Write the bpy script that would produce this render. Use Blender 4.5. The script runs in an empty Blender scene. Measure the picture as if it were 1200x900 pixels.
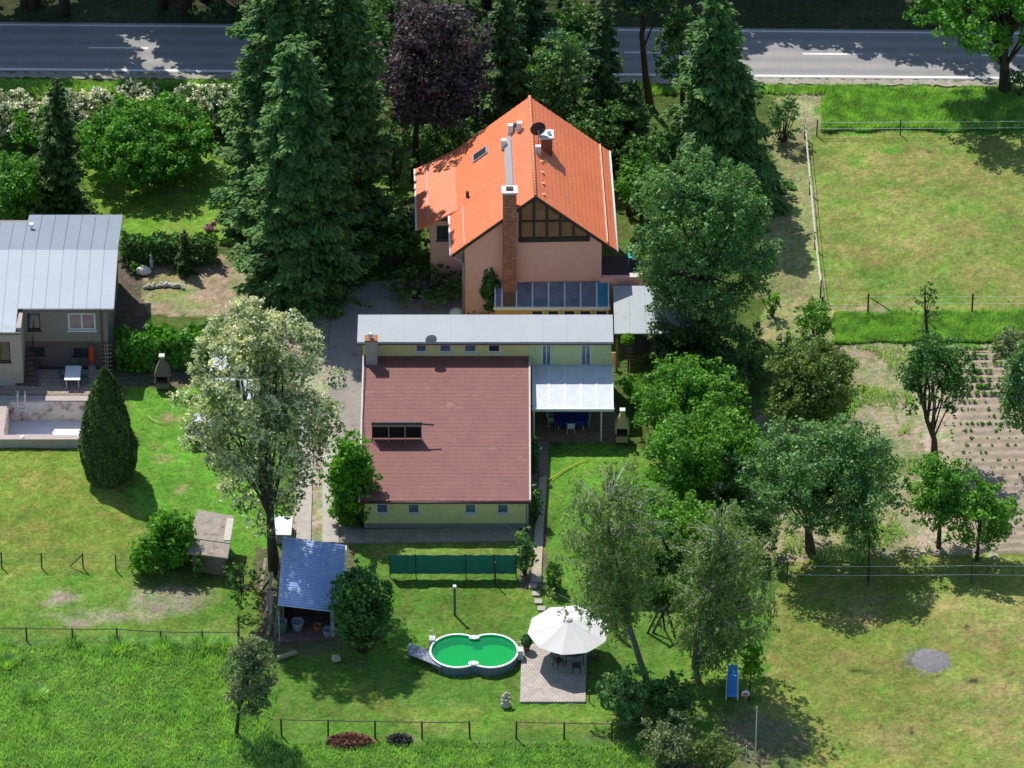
import bpy, math, random
import numpy as np
from mathutils import Vector, Matrix

# ------------------------------------------------------------------ camera, sky, sun, exposure
scene = bpy.context.scene
COL = scene.collection
TH = math.radians(35.0); FPX = 6769.0; DIST = FPX / 19.0          # depression, focal length in photo pixels, distance
CT, ST = math.cos(TH), math.sin(TH)
CAM = Vector((0, -DIST * CT, DIST * ST))
cam_d = bpy.data.cameras.new('camera'); cam = bpy.data.objects.new('camera', cam_d); COL.objects.link(cam)
cam.location = CAM; cam.rotation_euler = (math.pi / 2 - TH, 0, 0)
cam_d.sensor_width = 36; cam_d.lens = 36 * FPX / 1200.0
cam_d.clip_start = 1; cam_d.clip_end = 6000
scene.camera = cam
SUN = Vector((-0.36, 0.585, 1.0)).normalized()                    # towards the sun
world = bpy.data.worlds.new('World'); scene.world = world; world.use_nodes = True
wn = world.node_tree.nodes; wl = world.node_tree.links
bg = wn['Background']; sky = wn.new('ShaderNodeTexSky'); sky.sky_type = 'NISHITA'; sky.sun_disc = False
sky.sun_elevation = math.asin(SUN.z); sky.sun_rotation = math.atan2(SUN.x, SUN.y)
sky.altitude = 100; sky.air_density = 1.0; sky.dust_density = 0.6; sky.ozone_density = 1.5
wl.new(sky.outputs[0], bg.inputs[0]); bg.inputs[1].default_value = 0.13
sd = bpy.data.lights.new('sun', 'SUN'); so = bpy.data.objects.new('sun', sd); COL.objects.link(so)
sd.energy = 4.4; sd.angle = math.radians(0.53); sd.color = (1.0, 0.955, 0.88)
so.rotation_euler = SUN.to_track_quat('Z', 'Y').to_euler(); so.location = (0, 0, 60)
vs = scene.view_settings
vs.view_transform = 'Standard'; vs.look = 'None'; vs.exposure = 0.25; vs.gamma = 1.0; vs.use_curve_mapping = False
scene.render.engine = 'CYCLES'
scene.cycles.max_bounces = 6; scene.cycles.transparent_max_bounces = 8
scene.cycles.diffuse_bounces = 3; scene.cycles.glossy_bounces = 2; scene.cycles.transmission_bounces = 3

R = random.Random(7)
NP = np.random.default_rng(11)

# ------------------------------------------------------------------ photo pixel -> place (a direction, cut with a plane)
def ray(px, py):
    u = (px - 600) / FPX; v = (450 - py) / FPX
    return Vector((u, CT + v * ST, -ST + v * CT))
def gp(px, py, z=0.0):                       # on the level z
    d = ray(px, py); return CAM + d * ((z - CAM.z) / d.z)
def wp(px, py, Y):                           # on the upright plane at Y
    d = ray(px, py); return CAM + d * ((Y - CAM.y) / d.y)
def sc(Y, z=0.0):                            # photo pixels per metre there
    return FPX / ((Y - CAM.y) * CT - (z - CAM.z) * ST)

# ------------------------------------------------------------------ materials
MATS = {}
def nd(nt, t, **kw):
    n = nt.nodes.new(t)
    for k, v in kw.items(): setattr(n, k, v)
    return n
def mixc(nt, fac, a, b, blend='MIX'):
    m = nt.nodes.new('ShaderNodeMix'); m.data_type = 'RGBA'; m.blend_type = blend
    for s, v in ((m.inputs[0], fac), (m.inputs[6], a), (m.inputs[7], b)):
        if hasattr(v, 'is_linked') or hasattr(v, 'node'): nt.links.new(v, s)
        elif isinstance(v, (int, float)): s.default_value = v
        else: s.default_value = (*v[:3], 1)
    return m.outputs[2]
def noise(nt, scale, detail=4, rough=0.6, vec=None, dist=0):
    n = nt.nodes.new('ShaderNodeTexNoise'); n.inputs['Scale'].default_value = scale
    n.inputs['Detail'].default_value = detail; n.inputs['Roughness'].default_value = rough; n.inputs['Distortion'].default_value = dist
    if vec is not None: nt.links.new(vec, n.inputs['Vector'])
    return n.outputs[0]
def ramp(nt, v, lo, hi):
    m = nt.nodes.new('ShaderNodeMapRange'); m.inputs[1].default_value = lo; m.inputs[2].default_value = hi
    nt.links.new(v, m.inputs[0]); return m.outputs[0]
def coords(nt, kind='Object'):
    return nt.nodes.new('ShaderNodeTexCoord').outputs[kind]
def geo_pos(nt): return nt.nodes.new('ShaderNodeNewGeometry').outputs['Position']

def mat(name, col, rough=0.7, var=0.25, scale=3.0, metal=0.0, bump=0.0, bscale=None, stain=None, spec=0.4, fine=25.0, seed=0):
    if name in MATS: return MATS[name]
    m = bpy.data.materials.new(name); m.use_nodes = True; nt = m.node_tree; p = nt.nodes['Principled BSDF']
    co = geo_pos(nt)
    n1 = noise(nt, scale, 5, 0.65, co); n2 = noise(nt, fine, 3, 0.6, co)
    dark = tuple(c * (1 - var) for c in col); light = tuple(min(1, c * (1 + var * 0.7)) for c in col)
    c = mixc(nt, ramp(nt, n1, 0.3, 0.7), dark, light)
    c = mixc(nt, 0.35, c, mixc(nt, ramp(nt, n2, 0.35, 0.65), dark, light))
    if stain:
        scol, amount, sscale = stain
        n3 = noise(nt, sscale, 6, 0.7, co)
        c = mixc(nt, ramp(nt, n3, 0.72 - amount * 0.4, 0.82 - amount * 0.3), c, scol)
    nt.links.new(c, p.inputs['Base Color'])
    p.inputs['Roughness'].default_value = rough; p.inputs['Metallic'].default_value = metal
    p.inputs['Specular IOR Level'].default_value = spec
    if bump:
        b = nt.nodes.new('ShaderNodeBump'); b.inputs['Strength'].default_value = min(1.0, bump); b.inputs['Distance'].default_value = 0.03
        nt.links.new(noise(nt, bscale or 12, 4, 0.6, co), b.inputs['Height']); nt.links.new(b.outputs[0], p.inputs['Normal'])
    MATS[name] = m; return m

def leaf(name, dark, light, trans=0.35, rough=0.5, var2=None, gain=1.0):
    if name in MATS: return MATS[name]
    dark = tuple(c * gain for c in dark); light = tuple(c * gain for c in light)
    m = bpy.data.materials.new(name); m.use_nodes = True; nt = m.node_tree; p = nt.nodes['Principled BSDF']
    g = nt.nodes.new('ShaderNodeNewGeometry')
    c = mixc(nt, g.outputs['Random Per Island'], dark, light)
    n = noise(nt, 0.95, 3, 0.55, g.outputs['Position'])
    c = mixc(nt, 1.0, c, mixc(nt, ramp(nt, n, 0.32, 0.68), (0.66, 0.72, 0.75), (1.42, 1.30, 1.1)), 'MULTIPLY')
    nt.links.new(c, p.inputs['Base Color']); p.inputs['Roughness'].default_value = rough; p.inputs['Specular IOR Level'].default_value = 0.28
    t = nt.nodes.new('ShaderNodeBsdfTranslucent')
    nt.links.new(mixc(nt, 1.0, c, (1.15, 1.25, 0.5), 'MULTIPLY'), t.inputs[0])
    mx = nt.nodes.new('ShaderNodeMixShader'); mx.inputs[0].default_value = trans
    nt.links.new(p.outputs[0], mx.inputs[1]); nt.links.new(t.outputs[0], mx.inputs[2])
    nt.links.new(mx.outputs[0], nt.nodes['Material Output'].inputs[0])
    MATS[name] = m; return m

def brickmat(name, c1, c2, mortar, sx, sy, rough=0.85, plane='xy', msize=0.02, bump=0.5):
    if name in MATS: return MATS[name]
    m = bpy.data.materials.new(name); m.use_nodes = True; nt = m.node_tree; p = nt.nodes['Principled BSDF']
    g = geo_pos(nt); s = nt.nodes.new('ShaderNodeSeparateXYZ'); nt.links.new(g, s.inputs[0])
    cb = nt.nodes.new('ShaderNodeCombineXYZ')
    if plane == 'xz':
        ad = nd(nt, 'ShaderNodeMath', operation='ADD'); nt.links.new(s.outputs[0], ad.inputs[0]); nt.links.new(s.outputs[1], ad.inputs[1])
        nt.links.new(ad.outputs[0], cb.inputs[0]); nt.links.new(s.outputs[2], cb.inputs[1])
    else:
        nt.links.new(s.outputs[0], cb.inputs[0]); nt.links.new(s.outputs[1], cb.inputs[1])
    b = nt.nodes.new('ShaderNodeTexBrick'); nt.links.new(cb.outputs[0], b.inputs[0])
    b.inputs['Color1'].default_value = (*c1, 1); b.inputs['Color2'].default_value = (*c2, 1); b.inputs['Mortar'].default_value = (*mortar, 1)
    b.inputs['Scale'].default_value = 1; b.inputs['Brick Width'].default_value = sx; b.inputs['Row Height'].default_value = sy; b.inputs['Mortar Size'].default_value = msize
    n = noise(nt, 1.3, 5, 0.7, g)
    c = mixc(nt, ramp(nt, n, 0.3, 0.75), b.outputs[0], mixc(nt, 1.0, b.outputs[0], (0.7, 0.68, 0.62), 'MULTIPLY'))
    nt.links.new(c, p.inputs['Base Color']); p.inputs['Roughness'].default_value = rough; p.inputs['Specular IOR Level'].default_value = 0.25
    bp = nt.nodes.new('ShaderNodeBump'); bp.inputs['Strength'].default_value = bump; bp.inputs['Distance'].default_value = 0.02; bp.invert = True
    nt.links.new(b.outputs[1], bp.inputs['Height']); nt.links.new(bp.outputs[0], p.inputs['Normal'])
    MATS[name] = m; return m

def glass(name, col, rough=0.06, alpha=1.0, spec=0.5):
    if name in MATS: return MATS[name]
    m = bpy.data.materials.new(name); m.use_nodes = True; nt = m.node_tree; p = nt.nodes['Principled BSDF']
    n = noise(nt, 1.5, 2, 0.5, geo_pos(nt))
    nt.links.new(mixc(nt, ramp(nt, n, 0.35, 0.65), tuple(c * 0.8 for c in col), tuple(min(1, c * 1.2) for c in col)), p.inputs['Base Color'])
    p.inputs['Roughness'].default_value = rough; p.inputs['Specular IOR Level'].default_value = spec
    p.inputs['Alpha'].default_value = alpha
    MATS[name] = m; return m

bark = mat('bark', (0.07, 0.055, 0.04), 0.9, 0.4, 5, bump=0.6)
bark_pale = mat('bark_pale', (0.20, 0.19, 0.17), 0.8, 0.6, 4, bump=0.4)
bark_red = mat('bark_red', (0.10, 0.06, 0.04), 0.9, 0.4, 5, bump=0.6)
L_MID = leaf('leaf_mid', (0.030, 0.085, 0.012), (0.085, 0.20, 0.025), gain=2.15)
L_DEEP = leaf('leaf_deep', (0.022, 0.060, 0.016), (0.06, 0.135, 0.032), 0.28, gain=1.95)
L_BRIGHT = leaf('leaf_bright', (0.05, 0.15, 0.012), (0.13, 0.32, 0.03), 0.4, gain=1.35)
L_HEDGE = leaf('leaf_hedge', (0.035, 0.11, 0.015), (0.09, 0.23, 0.03), 0.35, gain=1.75)
L_BLUE = leaf('leaf_bluish', (0.03, 0.075, 0.026), (0.095, 0.18, 0.055), 0.28, gain=2.05)
L_OLIVE = leaf('leaf_olive', (0.05, 0.085, 0.022), (0.13, 0.19, 0.05), 0.35, gain=1.7)
L_PURPLE = leaf('leaf_purple', (0.024, 0.017, 0.022), (0.085, 0.062, 0.080), 0.2, gain=1.6)
L_SPRUCE = leaf('needle_spruce', (0.014, 0.044, 0.014), (0.055, 0.12, 0.032), 0.18, 0.6, gain=2.5)
L_PINE = leaf('needle_pine', (0.014, 0.035, 0.014), (0.05, 0.09, 0.03), 0.18, 0.6, gain=2.3)
L_THUJA = leaf('scale_thuja', (0.018, 0.042, 0.012), (0.06, 0.105, 0.025), 0.15, 0.6, gain=1.7)
L_TIP = leaf('needle_lit_tip', (0.07, 0.15, 0.03), (0.17, 0.29, 0.07), 0.25, 0.6)  # lighter needle colour for painted highlights on conifers
L_WILLOW = leaf('leaf_willow', (0.07, 0.115, 0.04), (0.19, 0.26, 0.10), 0.4, gain=1.7)
L_GREY = leaf('leaf_greygreen', (0.07, 0.10, 0.05), (0.19, 0.24, 0.12), 0.3, gain=1.5)
BLOSSOM = leaf('blossom_cream', (0.50, 0.54, 0.34), (0.80, 0.82, 0.62), 0.25)
WHITEBL = leaf('blossom_white', (0.60, 0.62, 0.52), (0.85, 0.85, 0.78), 0.25)
GRASSM = leaf('grass_blade', (0.075, 0.15, 0.038), (0.165, 0.26, 0.075), 0.35, 0.6, gain=2.65)
GRASSM2 = leaf('grass_dry', (0.13, 0.20, 0.03), (0.30, 0.31, 0.09), 0.3, 0.6, gain=1.15)

# ------------------------------------------------------------------ mesh helpers
class MB:
    def __init__(s): s.v = []; s.f = []
    def poly(s, pts):
        i = len(s.v); s.v += [tuple(p) for p in pts]; s.f.append(tuple(range(i, i + len(pts)))); return s
    def hexa(s, b, t):                       # bottom and top quads, same order
        i = len(s.v); s.v += [tuple(p) for p in b] + [tuple(p) for p in t]
        s.f += [(i+3, i+2, i+1, i), (i+4, i+5, i+6, i+7)] + [(i+k, i+(k+1) % 4, i+4+(k+1) % 4, i+4+k) for k in range(4)]; return s
    def box(s, x0, y0, z0, x1, y1, z1):
        return s.hexa([(x0,y0,z0),(x1,y0,z0),(x1,y1,z0),(x0,y1,z0)], [(x0,y0,z1),(x1,y0,z1),(x1,y1,z1),(x0,y1,z1)])
    def prism(s, pts, dz):                   # polygon pts extruded by vector
        n = len(pts); i = len(s.v); d = Vector(dz)
        s.v += [tuple(p) for p in pts] + [tuple(Vector(p) + d) for p in pts]
        s.f.append(tuple(range(i + n - 1, i - 1, -1))); s.f.append(tuple(range(i + n, i + 2 * n)))
        s.f += [(i + k, i + (k + 1) % n, i + n + (k + 1) % n, i + n + k) for k in range(n)]; return s
    def tube(s, pts, rad, n=7, cap=True):
        pts = [Vector(p) for p in pts]; rs = rad if isinstance(rad, (list, tuple)) else [rad] * len(pts)
        rings = []; up = Vector((0.13, 0.21, 1)).normalized()
        for k, p in enumerate(pts):
            t = (pts[min(k + 1, len(pts) - 1)] - pts[max(k - 1, 0)]).normalized()
            a = t.cross(up)
            if a.length < 0.05: a = t.cross(Vector((1, 0.1, 0)))
            a.normalize(); b = t.cross(a)
            i = len(s.v); rings.append(i)
            for j in range(n):
                w = 2 * math.pi * j / n; s.v.append(tuple(p + (a * math.cos(w) + b * math.sin(w)) * rs[k]))
        for k in range(len(pts) - 1):
            a, b = rings[k], rings[k + 1]
            s.f += [(a + j, a + (j + 1) % n, b + (j + 1) % n, b + j) for j in range(n)]
        if cap:
            s.f.append(tuple(rings[0] + j for j in range(n - 1, -1, -1))); s.f.append(tuple(rings[-1] + j for j in range(n)))
        return s
    def bar(s, a, b, w):                     # square bar
        return s.tube([a, b], w * 0.7071, 4)
    def lathe(s, c, prof, n=16, sx=1, sy=1):
        i0 = len(s.v); c = Vector(c)
        for (r, z) in prof:
            for j in range(n):
                w = 2 * math.pi * (j + 0.5) / n; s.v.append((c.x + r * sx * math.cos(w), c.y + r * sy * math.sin(w), c.z + z))
        for k in range(len(prof) - 1):
            a = i0 + k * n; b = a + n
            s.f += [(a + j, a + (j + 1) % n, b + (j + 1) % n, b + j) for j in range(n)]
        if prof[0][0] > 1e-4: s.f.append(tuple(i0 + j for j in range(n - 1, -1, -1)))
        if prof[-1][0] > 1e-4: s.f.append(tuple(i0 + (len(prof) - 1) * n + j for j in range(n)))
        return s
    def build(s, name, m, parent=None, smooth=False, bevel=0):
        me = bpy.data.meshes.new(name); me.from_pydata(s.v, [], s.f); me.update()
        me.materials.append(m)
        if smooth: me.polygons.foreach_set('use_smooth', [True] * len(me.polygons))
        o = bpy.data.objects.new(name, me); COL.objects.link(o)
        if parent: o.parent = parent
        if bevel:
            b = o.modifiers.new('bevel', 'BEVEL'); b.width = bevel; b.segments = 1; b.limit_method = 'ANGLE'
        return o

def tag(o, label=None, cat=None, group=None, kind=None):
    if label: o['label'] = label
    if cat: o['category'] = cat
    if group: o['group'] = group
    if kind: o['kind'] = kind
    return o
def empty(name, loc=(0, 0, 0), rz=0, label=None, cat=None, group=None):
    o = bpy.data.objects.new(name, None); COL.objects.link(o); o.location = loc; o.rotation_euler = (0, 0, rz); o.empty_display_size = 0.3
    return tag(o, label, cat, group)
def dup(root, loc, rz=None, label=None, scale=None):
    r = root.copy(); COL.objects.link(r); r.location = loc
    if rz is not None: r.rotation_euler = (0, 0, rz)
    if scale: r.scale = (scale,) * 3
    if label: r['label'] = label
    for ch in list(root.children):
        c = ch.copy(); COL.objects.link(c); c.parent = r
        for g in ch.children:
            d = g.copy(); COL.objects.link(d); d.parent = c
    return r
def struct(o): o['kind'] = 'structure'; return o

def quads_mesh(name, V, m, parent=None, k=4):
    """V: (N,k,3) separate faces"""
    N = len(V); me = bpy.data.meshes.new(name)
    me.vertices.add(N * k); me.loops.add(N * k); me.polygons.add(N)
    me.vertices.foreach_set('co', V.reshape(-1).astype(np.float32))
    me.loops.foreach_set('vertex_index', np.arange(N * k, dtype=np.int32))
    me.polygons.foreach_set('loop_start', np.arange(0, N * k, k, dtype=np.int32))
    try: me.polygons.foreach_set('loop_total', np.full(N, k, dtype=np.int32))
    except Exception: pass
    me.materials.append(m); me.update(calc_edges=True)
    o = bpy.data.objects.new(name, me); COL.objects.link(o)
    if parent: o.parent = parent
    return o
def unit(a): return a / np.maximum(1e-9, np.linalg.norm(a, axis=1, keepdims=True))
def leaves(P, Nrm, size, aspect=1.5, tdir=None):
    N = len(P); Nrm = unit(Nrm)
    t = NP.normal(size=(N, 3)) if tdir is None else tdir + 0.25 * NP.normal(size=(N, 3))
    t = unit(t - Nrm * (t * Nrm).sum(1, keepdims=True)); b = np.cross(Nrm, t)
    s = (size * NP.uniform(0.5, 1.5, N))[:, None]
    a = t * s * aspect * 0.5; b = b * s * 0.5
    return np.stack([P + a, P + b + a * 0.15, P - a, P - b + a * 0.15], 1)
def clump(c, r, n, bias=0.5, lo=0.45):
    d = unit(NP.normal(size=(n, 3))); rad = lo + (1 - lo) * NP.random(n) ** bias
    P = np.array(c) + d * rad[:, None] * np.array(r)
    return P, d * 0.8 + 0.7 * NP.normal(size=(n, 3)) + np.array((0, 0, 0.45))

# ------------------------------------------------------------------ trees
def trunk_mesh(base, pts, r0, limbs, m, parent, name='trunk', sides=8):
    mb = MB(); n = len(pts)
    rs = [r0 * (1.25 if k == 0 else 1) * (1 - 0.8 * k / max(1, n - 1)) + 0.015 for k in range(n)]
    mb.tube(pts, rs, sides)
    for (a, b, r) in limbs:
        a = Vector(a); b = Vector(b); L = (b - a).length
        mid = a.lerp(b, 0.5) + Vector((R.uniform(-1, 1), R.uniform(-1, 1), R.uniform(-0.2, 1))) * L * 0.09
        mb.tube([a, mid, b], [r, r * 0.65, r * 0.2 + 0.006], 5, cap=False)
    return mb.build(name, m, parent, smooth=True)

def b_small(g): return not (g and 'avenue' in g)
def tree(name, label, cat, base, crown, m=L_MID, leafs=0.2, nclump=60, dens=1.0, group=None, barkm=bark, r0=None,
         lump=(0.2, 0.36), blossom=None, trunk_pts=None, dy=0.0, trunkless=False, shell=0.55, aspect=1.5, extra=None):
    """base: photo pixel where it stands; crown: (cx, cy, rx, ry) its outline in photo pixels at the trunk's distance"""
    leafs = leafs * 0.72 if b_small(group) else leafs
    b = gp(*base); s = sc(b.y); cx, cy, rx, ry = crown
    c = wp(cx, cy, b.y + dy); sc_ = sc(c.y, c.z); rxm = rx / sc_
    rym = rxm * 0.92
    rzm = math.sqrt(max((0.45 * ry) ** 2, ry ** 2 - (rym * sc_ * ST) ** 2)) / CT / sc_
    root = empty(name, b, 0, label, cat, group)
    loc = np.array(b)
    cc = np.array(c) - loc
    if cc[2] - rzm < 0.05: 
        low = -0.1 * rzm; top = cc[2] + rzm; cc[2] = (low + top) / 2; rzm = (top - low) / 2
    k = nclump; d = unit(NP.normal(size=(k, 3))); d[:, 2] = np.where((d[:, 2] < -0.75) & (not trunkless), -d[:, 2], d[:, 2])
    lr = NP.uniform(lump[0], lump[1], k) * min(rxm, rzm * 1.3)
    rad = (shell + (1 - shell) * NP.random(k) ** 0.6)
    ext = np.array((rxm, rym, rzm))
    centers = cc + d * (rad[:, None] * np.maximum(0.15, ext - lr[:, None] * 0.8))
    ns = int(nclump * 0.9); ds = unit(NP.normal(size=(ns, 3))); ds[:, 2] = np.where((ds[:, 2] < -.5) & (not trunkless), -ds[:, 2], ds[:, 2])
    sprig = cc + ds * ext * NP.uniform(0.93, 1.1, (ns, 1)); centers = np.vstack([centers, sprig]); lr = np.concatenate([lr, NP.uniform(.07, .15, ns) * min(rxm, rzm * 1.3) + .05])
    if extra is not None:
        ex = []
        for (ex_px, ey_px, er) in extra:
            q = wp(ex_px, ey_px, b.y + R.uniform(-0.6, 0.6)); ex.append((np.array(q) - loc, er / s))
        centers = np.vstack([centers] + [np.array(e[0])[None] for e in ex]); lr = np.concatenate([lr, [e[1] for e in ex]])
    Ps, Ns = [], []
    for q, r in zip(centers, lr):
        n = max(10, int(dens * R.uniform(4.0, 8.0) * r * r / (leafs * leafs)))
        P, N_ = clump(q, (r * R.uniform(.8, 1.25), r * R.uniform(.8, 1.25), r * R.uniform(.6, .9)), n, 0.6, 0.3)
        Ps.append(P); Ns.append(N_)
    P = np.vstack(Ps); N_ = np.vstack(Ns)
    keep = P[:, 2] > 0.02
    P, N_ = P[keep], N_[keep]
    if not trunkless:
        r0 = r0 or max(0.06, 0.05 * rxm + 0.05)
        if trunk_pts: tp = [Vector(wp(x, y, b.y)) - b for (x, y) in trunk_pts]; tp[0] = Vector((0, 0, -0.1))
        else: tp = [Vector((0, 0, -0.1)), Vector((cc[0] * 0.2, cc[1] * .2, cc[2] * 0.45)), Vector((cc[0] * 0.8, cc[1] * .8, cc[2])), Vector((cc[0], cc[1], cc[2] + rzm * 0.7))]
        limbs = []
        for q in centers[:nclump:3]:
            tz = R.uniform(0.25, 0.75); j = tz * (len(tp) - 1); i = int(j); a = tp[i].lerp(tp[min(i + 1, len(tp) - 1)], j - i)
            limbs.append((a, q, r0 * 0.35))
        trunk_mesh(b, tp, r0, limbs, barkm, root)
    else:
        mb = MB()
        for q in centers[::3]: mb.tube([(q[0] * 0.15, q[1] * 0.15, -0.05), (q[0] * 0.6, q[1] * 0.6, q[2] * 0.5), tuple(q)], [0.04, 0.03, 0.01], 5, cap=False)
        mb.build('stem', barkm, root)
    quads_mesh('crown', leaves(P, N_, leafs, aspect), m, root)
    if blossom:
        bm, frac, bs, bl = blossom                     # material, share of clumps, quad size, count per clump
        Pb = []
        for q, r in zip(centers, lr):
            if NP.random() < frac:
                n = bl; dd = unit(NP.normal(size=(n, 3)) + np.array((-0.25, 0.3, 0.75)))
                Pc = q + dd * r * np.array((1, 1, 0.8)) * NP.uniform(0.92, 1.12, (n, 1))
                Pb.append(np.repeat(Pc, 7, 0) + NP.normal(size=(n * 7, 3)) * bs * 0.65)
        Pb = np.vstack(Pb); quads_mesh('blossom', leaves(Pb, NP.normal(size=Pb.shape) + np.array((0, 0, .5)), bs, 1.2), bm, root)
    return root

def conifer(name, label, base, top_y, rad_px, m=L_SPRUCE, group=None, cat='tree', power=0.85, low=0.04, spacing=0.42, nb=10, spray=0.34, dens=1.0, lean=(0, 0), droop=0.32, top_x=None, up=0.0, tips=None):
    spray = spray * 0.74
    b = gp(*base); tip = wp(top_x if top_x is not None else base[0], top_y, b.y); H = tip.z; Rm = rad_px / sc(b.y, H * 0.4)
    root = empty(name, b, 0, label, cat, group)
    lx = tip.x - b.x
    Ps, Ns, Ts, Us = [], [], [], []; mb = MB()
    mb.tube([(0, 0, -0.1), (lx * 0.4, 0, H * 0.4), (lx, 0, H * 0.99)], [0.035 * H ** 0.8 + 0.05, 0.02 * H ** 0.8 + 0.03, 0.012], 8)
    z = H * low
    while z < H * 0.985:
        t = z / H; rr = Rm * (1 - t) ** power * (0.88 + 0.12 * math.sin(z * 2.1)) + 0.10
        k = max(4, int(nb * (0.45 + 0.55 * (1 - t)) * (1 if rr > 0.5 else 0.7)))
        a0 = R.uniform(0, 6.28)
        for j in range(k):
            a = a0 + 6.283 * j / k + R.uniform(-0.25, 0.25); L = rr * R.uniform(0.55, 1.18)
            da = np.array((math.cos(a), math.sin(a), 0)); side = np.array((-math.sin(a), math.cos(a), 0))
            n = max(3, int(dens * L / spray * 11)); u = np.sqrt(NP.random(n)) * 0.93 + 0.07
            w = (1 - u * 0.75) * L * 0.42 * NP.uniform(-1, 1, n)
            dz = -droop * L * u + (0.10 + up) * L * u ** 3 - np.abs(w) * 0.25 + NP.normal(size=n) * 0.05
            P = np.array((lx * t, 0, z + R.uniform(-0.12, 0.12))) + da * (u * L)[:, None] + side * w[:, None] + np.stack([0 * dz, 0 * dz, dz], 1)
            Us.append(u); Ps.append(P); Ns.append(np.array((0, 0, 1.0)) + 0.45 * NP.normal(size=(n, 3)) + da * 0.35)
            Ts.append(np.tile(da, (n, 1)) + side * np.sign(w)[:, None] * 0.7 + np.array((0, 0, -0.35)))
            if L > 1.0 and j % 2 == 0: mb.tube([(lx * t, 0, z), (lx * t + da[0] * L * 0.8, da[1] * L * 0.8, z - droop * L * 0.65)], [0.035, 0.01], 4, cap=False)
        z += spacing * R.uniform(0.75, 1.2) * (0.55 + 0.45 * (1 - t))
    mb.build('trunk', bark_red, root, smooth=True)
    P = np.vstack(Ps); Nn = np.vstack(Ns); Tt = np.vstack(Ts); tipk = np.concatenate(Us) > 0.80; tipk &= (NP.random(len(tipk)) < 0.55) & (H > 5)
    quads_mesh('crown', leaves(P[~tipk], Nn[~tipk], spray * 0.62, 2.3, Tt[~tipk]), m, root)
    if tipk.any(): quads_mesh('lit_tips', leaves(P[tipk] + np.array((0, 0, .04)), Nn[tipk], spray * 0.5, 2.0, Tt[tipk]), tips or L_TIP, root)  # bough ends in a lighter colour, sunlit highlights painted in
    return root

def hedge(name, label, pts, h, w, m=L_HEDGE, leafs=0.16, cat='hedge', dens=1.0, lumpy=0.18, zb=0.0):
    """pts: ground line of its middle in world xy"""
    a = Vector((*pts[0], zb)); bb = Vector((*pts[-1], zb)); root = empty(name, a, 0, label, cat)
    Ps, Ns = [], []; mb = MB()
    for i in range(len(pts) - 1):
        p = np.array(pts[i]); q = np.array(pts[i + 1]); L = np.linalg.norm(q - p); d = (q - p) / L; nn = np.array((-d[1], d[0]))
        n = int(dens * 7 * L * (w + 2 * h) / leafs ** 2 / 2.2)
        u = NP.random(n) * L; f = NP.random(n) * (w + 2 * h)
        off = np.where(f < h, -w / 2, np.where(f < h + w, f - h - w / 2, w / 2)); zz = np.where(f < h, f, np.where(f < h + w, h, w + 2 * h - f))
        wob = lumpy * (np.sin(u * 2.3 + off * 3) + np.sin(u * 5.1 + zz * 4 + 1)) * 0.5
        ins = NP.random(n) ** 2 * 0.3
        k = (w / 2 + wob - ins) / (w / 2); off = off * k; zz = np.maximum(0.03, zz * (1 + (wob - ins) / h))
        xy = p + d * u[:, None] + nn * off[:, None]
        Ps.append(np.column_stack([xy, zz]) - np.array((a.x, a.y, 0)) + NP.normal(size=(n, 3)) * 0.05)
        Ns.append(NP.normal(size=(n, 3)) + np.column_stack([nn[0] * np.sign(off) * .5, nn[1] * np.sign(off) * .5, 0.5 + 0 * off]))
        for t in np.arange(0.3, L, 0.7):
            c = p + d * t - np.array((a.x, a.y)); mb.tube([(c[0], c[1], -0.05), (c[0] + R.uniform(-.15, .15), c[1] + R.uniform(-.15, .15), h * 0.8)], [0.04, 0.015], 5)
    mb.build('stem', bark, root)
    P = np.vstack(Ps); P[:, 2] = np.maximum(P[:, 2], 0.03)
    quads_mesh('foliage', leaves(P, np.vstack(Ns), leafs), m, root)
    return root
def pxline(*pp): return [tuple(gp(*p))[:2] for p in pp]

# ================================================================== SETTING
def vnoise(x, y, f, seed=0):
    x = x * f + seed * 17.3; y = y * f - seed * 9.1
    xi = np.floor(x).astype(np.int64); yi = np.floor(y).astype(np.int64); fx = x - xi; fy = y - yi
    fx = fx * fx * (3 - 2 * fx); fy = fy * fy * (3 - 2 * fy)
    def h(a, b):
        n = (a * 374761393 + b * 668265263 + seed * 974711) & 0x7fffffff; n = ((n ^ (n >> 13)) * 1274126177) & 0x7fffffff
        return ((n ^ (n >> 16)) & 0xffff) / 65535.0
    return (h(xi, yi) * (1 - fx) + h(xi + 1, yi) * fx) * (1 - fy) + (h(xi, yi + 1) * (1 - fx) + h(xi + 1, yi + 1) * fx) * fy
def inpoly(x, y, poly):
    r = np.zeros(x.shape, bool); n = len(poly)
    for i in range(n):
        x0, y0 = poly[i]; x1, y1 = poly[(i + 1) % n]
        c = (y0 > y) != (y1 > y)
        with np.errstate(divide='ignore', invalid='ignore'): xx = (x1 - x0) * (y - y0) / (y1 - y0 if y1 != y0 else 1e-9) + x0
        r ^= c & (x < xx)
    return r
def road_y(x): return 38.97 - 0.0165 * x          # centre line of the road
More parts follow.
